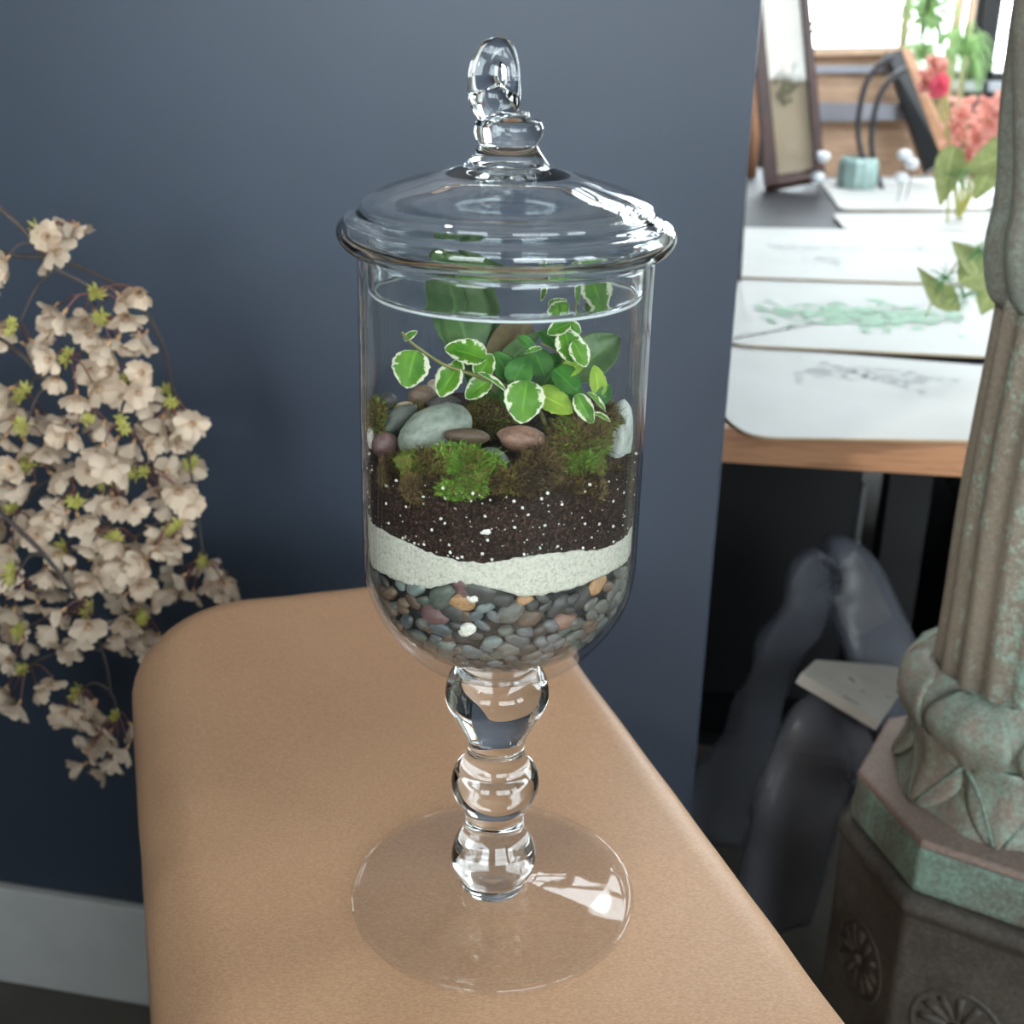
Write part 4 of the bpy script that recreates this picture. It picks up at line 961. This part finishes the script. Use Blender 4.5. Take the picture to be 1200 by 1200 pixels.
# leaf collar: bell with curling upper lip, each big leaf a piece of its own
bell = [(p.x, p.y) for p in spline([(0.086, -0.078), (0.096, -0.086), (0.1055, -0.095), (0.1085, -0.106), (0.104, -0.120), (0.094, -0.138), (0.090, -0.152), (0.0915, -0.168), (0.097, -0.182), (0.103, -0.194), (0.104, -0.1995)], 5)]
lathe_mod('collar', bell, lambda a, z, r: 0.0022 * math.sin(a * 8 + 1) + 0.001 * noise.noise(Vector((math.cos(a) * 9, math.sin(a) * 9, z * 30))), 'patina_leaf')
def bell_r(z):
    for (r0, z0), (r1, z1) in zip(bell, bell[1:]):
        if z1 <= z <= z0: return r0 + (r1 - r0) * (z - z0) / (z1 - z0 - 1e-9)
    return bell[-1][0] if z < -0.15 else bell[0][0]
def wrap_leaf(name, a0, zt, zb, half, point_down, proud, ribs=True):
    vs, fs = [], []; nl, nw = 14, 6
    for j in range(nl + 1):
        s = j / nl; z = zt + (zb - zt) * s
        w = half * (math.sin(PI * min(1, 0.12 + s * 0.88)) ** 0.6 if not point_down else (1 - s ** 3.2) ** 0.6 * (0.70 + 0.30 * math.sin(PI * s)))
        for i in range(-nw, nw + 1):
            x = i / nw; q = bell_r(z) + proud * (1 - abs(x) ** 4) * (max(0, math.sin(PI * s)) ** 0.5) + (0.0026 * math.exp(-(x * 7) ** 2) if ribs else 0) + 0.0022 * math.exp(-((abs(x) - 0.93) * 9) ** 2) + 0.0008 * math.sin(s * 40 + abs(x) * 9) * (1 - abs(x)) - 0.001
            a = a0 + w * x; vs.append(Vector((q * math.cos(a), q * math.sin(a), z + HB)))
    m_ = 2 * nw + 1
    for j in range(nl):
        for i in range(m_ - 1): k = j * m_ + i; fs.append((k, k + 1, k + m_ + 1, k + m_))
    o = mesh(name, vs, fs, 'patina_leaf', colm, True); sol = o.modifiers.new('thickness', 'SOLIDIFY'); sol.thickness = 0.003; return o
for k in range(8):
    a = math.radians(-118) + k * PI / 4
    wrap_leaf('leaf', a, -0.128, -0.1985, 0.385, True, 0.0055)
    wrap_leaf('leaf', a + PI / 8, -0.080, -0.146, 0.37, False, 0.0025)
    # raised vine strand crossing between the leaves
    st_ = MB()
    for sgn in (-1, 1):
        st_.tube([Vector(((bell_r(z) + 0.005) * math.cos(a + PI / 8 + sgn * d), (bell_r(z) + 0.005) * math.sin(a + PI / 8 + sgn * d), z + HB)) for z, d in ((-0.142, 0.02), (-0.152, 0.10), (-0.166, 0.20), (-0.182, 0.29), (-0.195, 0.36))], [0.0024, 0.0026, 0.0024, 0.0022, 0.0016], 6)
    st_.build('strand', 'patina_band', colm, True)

# ================================================================== DISPLAY TABLE BEHIND THE WALL
ta = math.atan2(-0.0305, 0.2689); D0 = Vector((0.2417, 0.8001, 0))
def dt(s, q, z=0.0): return D0 + Vector((s * math.cos(ta) - q * math.sin(ta), s * math.sin(ta) + q * math.cos(ta), z))
TM = Matrix.Translation((D0.x, D0.y, 0)) @ Matrix.Rotation(ta, 4, 'Z')
dtab = thing('display_table', 'large dark display table with a pale wooden front edge', 'table', (D0.x, D0.y, Z0), rz=ta)
b = MB().box((-0.2, 0.022, HB - 0.040), (1.75, 2.55, HB - 0.0005)).build('table_top', 'black_table', dtab)
bevel(MB().box((-0.2, 0.0, HB - 0.0425), (1.75, 0.0215, HB)).build('wood_edge', 'wood_edge', dtab), 0.002)
for s_, q_ in ((0.30, 0.40), (1.65, 0.40), (-0.1, 2.1), (1.65, 2.1)):
    MB().box((s_ - 0.03, q_ - 0.03, 0), (s_ + 0.03, q_ + 0.03, HB - 0.0405)).build('leg', 'black_paint', dtab)
MB().box((-0.15, 0.30, 0.14), (1.7, 2.2, 0.16)).build('lower_shelf', 'black_paint', dtab)
def sheet(poly, label, z, motif, th_=0.003, curl=0.0):
    """poly: photo points of the sheet's corners on the table top"""
    pts = [atz(x, y, z) for x, y in poly]; c0_ = sum(pts, Vector()) / len(pts); c0_.z = z
    root = thing('botanical_print', label, 'print', c0_, 'botanical prints on the display table')
    sp_ = []
    n = len(pts)
    for i in range(n):                                   # rounded corners
        a, b_, c_ = pts[i - 1], pts[i], pts[(i + 1) % n]; k = 0.03
        p, q = b_ + (a - b_).normalized() * k, b_ + (c_ - b_).normalized() * k
        for t_ in (0, 0.25, 0.5, 0.75, 1): sp_.append(p * (1 - t_) ** 2 + b_ * 2 * t_ * (1 - t_) + q * t_ ** 2)
    m_ = len(sp_); vs = [p - c0_ for p in sp_] + [p - c0_ + Vector((0, 0, th_)) for p in sp_]
    fs = [tuple(range(m_))[::-1], tuple(range(m_, 2 * m_))] + [(i, (i + 1) % m_, m_ + (i + 1) % m_, m_ + i) for i in range(m_)]
    mesh('sheet', vs, fs, None, root, False, mats=['print_sheet', 'sheet_edge'], fmat=[0, 0] + [1] * m_)
    rn = random.Random(int(poly[0][1]))
    by = {}
    for mat, x0, y0, x1, y1, cnt, size in motif:
        mb_ = by.setdefault(mat, MB())
        for k in range(cnt):                             # small printed leaflets along a stem
            f = rn.random(); px = x0 + (x1 - x0) * f; py = y0 + (y1 - y0) * f + rn.gauss(0, 1) * size * 0.9
            P = atz(px, py, z + th_); a = rn.uniform(-0.5, 0.5) + ta; L = pxm(P) * size * rn.uniform(0.7, 1.5); W = L * rn.uniform(0.25, 0.5)
            e1, e2 = Vector((math.cos(a), math.sin(a), 0)), Vector((-math.sin(a), math.cos(a), 0)); h_ = 0.0004 + 0.00001 * k
            q = [P + e1 * L * math.cos(t_) + e2 * W * 2.2 * math.sin(t_) - c0_ + Vector((0, 0, h_)) for t_ in [2 * PI * j / 8 for j in range(8)]]
            mb_.add(q, [tuple(range(8))])
    for mat, mb_ in by.items(): tag(mb_.build('printed_plant', mat, root), kind='stuff')
sheet([(833, 405), (1230, 437), (1230, 520), (880, 515), (848, 492)], 'white print with a grey pressed plant nearest the wooden table edge', 0.0010, [('ink_grey', 930, 430, 1080, 446, 60, 5), ('ink_dark', 985, 436, 1050, 446, 12, 3), ('ink_grey', 1070, 443, 1140, 447, 24, 2)])
sheet([(846, 322), (1240, 334), (1240, 424), (860, 406), (842, 396)], 'white print with a long green fern second from the table edge', 0.0055, [('ink_green', 888, 366, 1130, 374, 150, 6), ('ink_green', 960, 368, 1080, 376, 90, 8)])
sheet([(862, 268), (1240, 274), (1240, 338), (858, 326)], 'white print with faint grey stems third from the table edge', 0.0100, [('ink_grey', 900, 290, 1010, 292, 50, 3), ('ink_grey', 940, 303, 985, 306, 30, 3), ('ink_grey', 1010, 291, 1120, 294, 40, 1.5), ('ink_dark', 1075, 291, 1085, 292, 4, 2)])
sheet([(962, 214), (1230, 208), (1230, 247), (985, 247)], 'white print furthest back below the brown frame', 0.0030, [('ink_grey', 1020, 244, 1130, 243, 30, 2)])
sheet([(975, 252), (1230, 250), (1230, 272), (990, 270)], 'narrow white print between the third print and the furthest one', 0.0065, [('ink_green', 1040, 262, 1100, 262, 20, 2)])

def slab_px(root, name, quad, Y, th_, mat, dz=(0, 1, 0)):
    """flat board standing in the room: its corner points at distance Y (one value or one per corner), given real thickness"""
    ys = Y if hasattr(Y, '__len__') else [Y] * 4
    p = [at(x, y, yy) for (x, y), yy in zip(quad, ys)]; nrm = (p[1] - p[0]).cross(p[3] - p[0]).normalized()
    if nrm.y < 0: nrm = -nrm
    v_ = p + [q + nrm * th_ for q in p]
    o = fix_normals(mesh(name, v_, [(0, 1, 2, 3), (7, 6, 5, 4), (1, 0, 4, 5), (2, 1, 5, 6), (3, 2, 6, 7), (0, 3, 7, 4)], mat, None, False))
    if root: o.parent = root; o.matrix_parent_inverse = Matrix.Translation(root.location).inverted()
    return o
fp = thing('framed_print', 'glazed sepia print in a dark mahogany frame leaning beside the wall edge', 'picture', at(925, 215, 2.95))
Yf = [2.836, 2.836, 2.815, 2.815]
slab_px(fp, 'print', [(888, -60), (934, -68), (958, 196), (912, 206)], Yf, 0.006, 'sepia_sheet')
for q in ([(876, -60), (888, -60), (912, 214), (897, 218)], [(934, -68), (943, -69), (967, 204), (957, 207)], [(897, 206), (967, 196), (968, 205), (898, 219)]):
    slab_px(fp, 'frame_rail', q, [y - 0.02 for y in Yf], 0.03, 'mahogany')
slab_px(fp, 'glass', [(888, -60), (934, -68), (958, 196), (912, 206)], [y - 0.006 for y in Yf], 0.002, 'window_glass')
mbk = MB(); rn = random.Random(4)
for k in range(60):
    qy = 98 + rn.gauss(0, 9); P = at(922 + rn.gauss(0, 6), qy, 2.836 - (qy + 64) / 264 * 0.021 - 0.0035); s = 0.005 * rn.uniform(0.6, 1.5)
    mbk.add([P + Vector((s * math.cos(t_), 0, 1.5 * s * math.sin(t_))) for t_ in [2 * PI * j / 7 for j in range(7)]], [tuple(range(7))])
o = tag(mbk.build('printed_plant', 'sepia_ink'), kind='stuff'); o.parent = fp; o.matrix_parent_inverse = Matrix.Translation(fp.location).inverted()
bfm = thing('picture_frame', 'brown frame turned back to front with two grey straps on the table', 'frame', at(1020, 205, 3.0))
slab_px(bfm, 'backing_board', [(944, 64), (1052, 62), (1092, 205), (962, 208)], [3.20, 3.20, 3.02, 3.02], 0.008, 'brown_board')
slab_px(bfm, 'top_rail', [(940, 56), (1058, 54), (1060, 63), (942, 66)], [3.18] * 4, 0.03, 'bamboo')
slab_px(bfm, 'strap', [(945, 77), (1050, 76), (1053, 85), (947, 86)], [3.16] * 4, 0.012, 'steel_strap')
slab_px(bfm, 'strap', [(952, 120), (1064, 122), (1068, 140), (955, 143)], [3.08] * 4, 0.02, 'steel_strap')
slab_px(bfm, 'side_rail', [(1056, 56), (1068, 58), (1118, 178), (1104, 186)], [3.10, 3.10, 2.92, 2.92], 0.03, 'wood_edge')
slab_px(bfm, 'side_board', [(1038, 62), (1057, 58), (1106, 186), (1086, 202)], [3.10, 3.10, 2.92, 2.92], 0.03, 'black_paint')
hoop = thing('wreath_hoop', 'pair of curved dark iron hoops in front of the brown frame', 'hoop', at(1030, 205, 2.86))
for dx, sgn in ((0, 1), (16, 1)):
    pts = [at(x + dx, y + dx * 0.9, 2.86) for x, y in ((1046, 66), (1030, 76), (1015, 98), (1007, 130), (1006, 160), (1012, 190), (1018, 208))]
    o = MB().tube(spline(pts, 5), 0.0075, 8).build('hoop', 'iron_hoop', None, True); o.parent = hoop; o.matrix_parent_inverse = Matrix.Translation(hoop.location).inverted()
tag(slab_px(None, 'black_panel', [(880, -20), (890, -20), (868, 338), (858, 338)], [1.62, 1.62, 1.58, 1.58], 0.012, 'black_paint'), 'thin black panel standing on the table at the wall edge', 'panel')
P = atz(876, 207, 0.0); o = MB().tube([P, P + Vector((0, 0, 0.13)), P + Vector((0, 0, 0.30))], [0.026, 0.024, 0.022], 20).build('cardboard_tube', 'kraft_tube', None, True); tag(o, 'tan cardboard tube standing between navy wall and mahogany frame', 'tube')
P = atz(1003, 222, 0.0); vs, fs = [], []
for j, (r, z) in enumerate(((0.050, 0), (0.052, 0.03), (0.050, 0.07), (0.044, 0.085), (0.036, 0.085))):
    for k in range(48): a = 2 * PI * k / 48; q = r * (1 + 0.05 * math.sin(a * 12)); vs.append(P + Vector((q * math.cos(a), q * math.sin(a), z)))
for j in range(4):
    for k in range(48): fs.append((j * 48 + k, j * 48 + (k + 1) % 48, j * 48 + 48 + (k + 1) % 48, j * 48 + 48 + k))
fs.append(tuple(range(48))[::-1]); tag(mesh('ribbed_pot', vs, fs, 'teal_ribbed'), 'ribbed pale teal pot on the table before the brown frame', 'pot')
for k, (px, py, lb) in enumerate(((964, 184, 'upper white cotton ball beside the teal pot'), (958, 208, 'lower white cotton ball at the left of the teal pot'), (1060, 182, 'upper white cotton ball right of the iron hoops'), (1068, 192, 'middle white cotton ball right of the iron hoops'), (1056, 208, 'lowest white cotton ball right of the iron hoops'))):
    me = stone_mesh(300 + k, 2, 0.2); me.materials.append(MATS['white_cotton']); o = bpy.data.objects.new('cotton_ball', me); COL.objects.link(o)
    P = at(px, py, 2.62); s = 0.016
    o.matrix_world = Matrix.Translation(P) @ Matrix.Diagonal((s * 1.15, s, s * 0.9, 1)); tag(o, lb, 'cotton ball', 'white cotton balls')
    P2 = Vector((P.x, P.y + 0.01, 0.0)); st_ = MB().tube([P - Vector((0, 0, s * 0.5)), (P + P2) / 2 + Vector((0.004, 0, 0)), P2], 0.0012, 5).build('stalk', 'twig_bark', None, True); st_.parent = o; st_.matrix_parent_inverse = o.matrix_world.inverted()

# coral flowers: stalks with crowded ruffled petals
def flower_plume(label, pts, mat, n, Y, size, seed, base):
    rn = random.Random(seed); root = thing('coral_flowers', label, 'flowers', Vector((base.x, base.y, base.z)))
    for (px, py, R_) in pts:
        c0_ = at(px, py, Y); k = pxm(c0_)
        o = MB().tube(spline([base, (base + c0_) / 2 + Vector((0.01, 0, 0.01)), c0_], 5), 0.003, 6).build('stalk', 'bract_leaf', root, True); o.location = -root.location
        vs, fs, es = [], [], []
        for i in range(n):
            d = Vector((rn.gauss(0, 1), rn.gauss(0, 0.8) - 0.4, rn.gauss(0, 1))).normalized(); P = c0_ + d * R_ * k * rn.uniform(0.1, 0.75)
            lv, lf, le = leaf_geo(nl=4, nw=2, shape='round', cup=0.6, droop=0.4, seed=i)
            M_ = orient(Vector((rn.uniform(-1, 1), -1, rn.uniform(-1, 1))), rn.uniform(0, 6)).to_3x3(); q = len(vs); S = size * rn.uniform(0.7, 1.3)
            vs += [P + M_ @ (v_ * S) - root.location for v_ in lv]; fs += [tuple(a + q for a in f) for f in lf]; es += le
        mesh('flower_head', vs, fs, mat, root, True, attr={'e': es})
    return root
B1 = Vector((1.02, 2.35, 0.0))
flower_plume('ruffled coral flower bunch on the table beside the column', [(1088, 92, 18), (1100, 78, 14), (1130, 130, 24), (1160, 125, 18), (1178, 128, 14), (1120, 152, 20), (1148, 158, 20), (1135, 182, 20), (1150, 196, 14), (1165, 150, 14)], 'petal_coral', 30, 2.35, 0.020, 5, B1)
o = flower_plume('single hot pink flower head above the coral bunch', [(1102, 100, 13)], 'petal_pink', 26, 2.30, 0.020, 9, B1 + Vector((-0.04, -0.05, 0))); o.name = 'pink_flower'
# trailing greenery before the far window
def grass_plant(label, px, py, Y, R_, n, seed, up):
    rn = random.Random(seed); c0_ = at(px, py, Y); k = pxm(c0_) * R_; b_ = MB()
    for i in range(n):
        d = Vector((rn.uniform(-1, 1), rn.uniform(-0.6, 0.6), rn.uniform(-1, 1))).normalized(); p1 = c0_ + d * k * rn.uniform(0.4, 0.7) + Vector((0, 0, 0.2 * k)); p2 = c0_ + d * k * rn.uniform(0.8, 1.1) + Vector((0, 0, -0.45 * k))
        b_.tube(spline([c0_, p1, p2], 4), [0.003, 0.003, 0.003, 0.003, 0.0025, 0.002, 0.002, 0.0015, 0.001], 3, False)
    root = thing('hanging_plant', label, 'plant', c0_, 'hanging plants at the far window')
    o = b_.build('foliage', 'grass_green', root, True); o.location = -c0_
    o = MB().tube([c0_, Vector((c0_.x, c0_.y, Z1))], 0.003, 6).build('hanging_cord', 'twig_bark', root, True); o.location = -c0_
grass_plant('spiky green plant hanging high before the far window', 1086, 20, 3.52, 42, 130, 1, 0)
grass_plant('feathery green plant hanging lower beside the dark window post', 1128, 62, 3.62, 40, 110, 2, 0)
grass_plant('green tuft hanging just above the coral flowers', 1078, 66, 3.42, 24, 70, 3, 0)
for px, lb, w in ((1056, 'pale bamboo cane standing left of the hanging plants', 0.016), (1116, 'pale bamboo cane standing between the hanging plants', 0.018), (1132, 'thin bamboo cane right of the hanging plants', 0.010)):
    p = at(px, 60, 3.84); o = MB().tube([Vector((p.x, p.y, Z0)), Vector((p.x, p.y, 0.2)), Vector((p.x + 0.01, p.y, 1.5))], w, 10).build('bamboo_cane', 'bamboo', None, True); tag(o, lb, 'cane', 'bamboo canes at the far window')
tw = thing('bare_twig', 'bare grey twig forking in front of the far window', 'twig', at(945, 200, 2.9))
for pts in ([(948, 209, 2.98), (946, 120, 2.98), (946, 42, 2.98), (962, 18, 2.98), (982, -20, 2.98)], [(946, 42, 2.98), (972, 20, 2.98), (1000, -10, 2.98)]):
    o = MB().tube(px_path(pts), 0.006, 6).build('stem', 'iron_hoop', None, True); o.parent = tw; o.matrix_parent_inverse = Matrix.Translation(tw.location).inverted()
# pale foliage spray arching in front of the prints, rising from behind the column
gar = thing('foliage_spray', 'pale green leafy spray with needle sprigs beside the column', 'foliage', dt(0.52, 0.34))
mainp = [(1215, 395, 1.10), (1200, 330, 1.08), (1168, 285, 1.06), (1130, 300, 1.05), (1100, 340, 1.04), (1085, 370, 1.04)]
stem_on(gar, mainp, 0.002, 0.001, 'bract_leaf'); stem_on(gar, [(1200, 330, 1.08), (1185, 250, 1.07), (1160, 190, 1.06), (1110, 200, 1.05)], 0.002, 0.001, 'bract_leaf')
for i, (cx, cy, L, W, deg) in enumerate(((1110, 205, 70, 34, 258), (1165, 185, 70, 44, 200), (1135, 300, 52, 40, 120), (1165, 268, 40, 20, 80), (1092, 335, 56, 28, 110), (1112, 352, 46, 30, 330), (1150, 320, 60, 44, 20), (1160, 345, 50, 40, 250), (1155, 210, 50, 34, 250), (1180, 215, 46, 30, 280))):
    o = place_leaf(gar, cx, cy, L, W, deg, 1.03 + 0.004 * i, 'leaf_pale', (random.uniform(-.5, .5), random.uniform(-.2, .6)), 0.1, seed=90 + i, shape='lance', droop=0.2)
rn = random.Random(8)
for k, (px, py) in enumerate(((1148, 292), (1106, 325), (1122, 210), (1170, 240), (1130, 345))):
    c0_ = at(px, py, 1.03); b_ = MB()
    for i in range(26):
        d = Vector((rn.uniform(-1, 1), rn.uniform(-.8, .3), rn.uniform(-1, 1))).normalized(); b_.tube([c0_, c0_ + d * 0.012, c0_ + d * 0.022 + Vector((0, 0, -0.002))], [0.0006, 0.0006, 0.0003], 4, False)
    o = b_.build('needle_sprig', 'needle_green', None, True); o.parent = gar; o.matrix_parent_inverse = Matrix.Translation(gar.location).inverted()

# ================================================================== UNDER THE DISPLAY TABLE
def low_box(name, s0, s1, q0, q1, z0, z1, mat, label, cat):
    root = thing(name, label, cat, dt((s0 + s1) / 2, (q0 + q1) / 2, Z0 + z0), rz=ta); w, d_, h_ = (s1 - s0) / 2, (q1 - q0) / 2, z1 - z0
    bevel(MB().box((-w, -d_, 0), (w, d_, h_ - 0.04)).build('body', mat, root), 0.003); bevel(MB().box((-w - 0.003, -d_ - 0.003, h_ - 0.0395), (w + 0.003, d_ + 0.003, h_)).build('lid', mat, root), 0.003)
low_box('storage_box', -0.16, 0.24, 0.42, 0.95, 0.162, 0.60, 'black_box_card', 'tall black storage box under the display table beside the wall', 'box')
low_box('storage_box', 0.42, 0.80, 0.55, 1.0, 0.162, 0.47, 'black_paint', 'low black storage box under the display table near the column', 'box')
wc = thing('white_carton', 'narrow white carton standing on the shelf under the display table', 'carton', at(1009, 642, 1.75)); wq = at(1003, 642, 1.75); wt = at(1016, 570, 1.75)  # pale box standing in for a glimpse of window and shelf edge
bx_ = MB().box((wq.x, 1.75, wq.z), (wt.x, 1.95, wt.z - 0.01)).build('body', 'white_cotton'); lx_ = MB().box((wq.x - 0.001, 1.749, wt.z - 0.0098), (wt.x + 0.001, 1.951, wt.z)).build('lid', 'white_cotton')
for q in (bx_, lx_): q.parent = wc; q.matrix_parent_inverse = Matrix.Translation(wc.location).inverted()
# boards in clear plastic sleeves folded over and sagging
def sleeve(label, path, w, th_, inner, side):
    P = spline([Vector(p) for p in path], 8); n = len(P); root = thing('plastic_sleeve', label, 'plastic sleeve', P[-1], 'plastic sleeves under the display table')
    def strip(hw, ht, nm, mat, a0, a1, wob):
        vs, fs = [], []; idx = list(range(int(a0 * (n - 1)), int(a1 * (n - 1)) + 1)); m_ = 16
        for c_, i in enumerate(idx):
            d = (P[min(i + 1, n - 1)] - P[max(i - 1, 0)]).normalized(); sd = Vector(side); sd = (sd - d * sd.dot(d)).normalized(); u = sd.cross(d)
            for k in range(m_):
                a = 2 * PI * k / m_; x = math.copysign(abs(math.cos(a)) ** 0.6, math.cos(a)) * hw; z = math.copysign(abs(math.sin(a)) ** 0.6, math.sin(a)) * ht
                q = P[i] + sd * x + u * z; w_ = wob * noise.noise(q * 14); vs.append(q + u * w_ + sd * w_ - root.location)
        for c_ in range(len(idx) - 1):
            for k in range(m_): k2 = (k + 1) % m_; fs.append((c_ * m_ + k, c_ * m_ + k2, c_ * m_ + m_ + k2, c_ * m_ + m_ + k))
        fs += [tuple(range(m_))[::-1], tuple((len(idx) - 1) * m_ + k for k in range(m_))]
        mesh(nm, vs, fs, mat, root, True)
    strip(w, th_, 'sleeve', 'plastic_film', 0, 1, 0.02)
    for a0, a1 in inner: strip(w * 0.7, th_ * 0.4, 'board', 'wrapped_board', a0, a1, 0.004)
def A(px, py, Y): return at(px, py, Y)
sleeve('clear plastic sleeve folded into an upside down V behind the grey board', [A(832, 985, 0.80), A(858, 900, 0.82), (A(905, 790, 0.85)), A(950, 690, 0.88), A(978, 662, 0.89), A(1005, 700, 0.88), A(1040, 780, 0.86), A(1090, 900, 0.84)], 0.048, 0.016, [(0.62, 0.80)], (0.9, 0.5, 0.25))
sleeve('clear plastic sleeve drooping below the grey board towards the floor', [A(1010, 850, 0.66), A(975, 862, 0.64), A(950, 900, 0.62), A(930, 970, 0.62), A(900, 1080, 0.62)], 0.055, 0.018, [], (0.9, 0.3, -0.2))
gb = thing('grey_board', 'pale grey wooden board with small dark marks beside the pedestal', 'board', at(1000, 820, 0.66))
_a, _b, _d = at(932, 800, 0.64), at(950, 783, 0.70), at(1026, 856, 0.60); _n = (_b - _a).cross(_d - _a); _r = ray(1070, 792); _y = (CAM + _r * ((_a - CAM).dot(_n) / _r.dot(_n))).y
o = slab_px(gb, 'board', [(932, 800), (950, 783), (1070, 792), (1026, 856)], [0.64, 0.70, _y, 0.60], 0.012, 'grey_wood')
mk = MB(); nq = at(932, 800, 0.64)
p0, p1, p3 = at(932, 800, 0.64), at(950, 783, 0.70), at(1026, 856, 0.60); nn = (p1 - p0).cross(p3 - p0).normalized(); nn = nn if nn.dot(CAM - p0) > 0 else -nn
for px, py, w, h_ in ((993, 818, 10, 4), (1000, 822, 12, 3), (1011, 810, 5, 4), (1040, 816, 6, 3)):
    d = ray(px, py); off_ = 0.0128 if nn.y > 0 else 0.0008; P = CAM + d * ((p0 + nn * off_ - CAM).dot(nn) / d.dot(nn)); k = pxm(P); e1 = (p3 - p0).normalized(); e2 = nn.cross(e1)
    mk.add([P + e1 * w * k / 2 * sx + e2 * h_ * k / 2 * sy for sx, sy in ((-1, -1), (1, -1), (1, 1), (-1, 1))], [(0, 1, 2, 3)])
o = tag(mk.build('printed_mark', 'ink_dark'), kind='stuff'); o.parent = gb; o.matrix_parent_inverse = Matrix.Translation(gb.location).inverted()
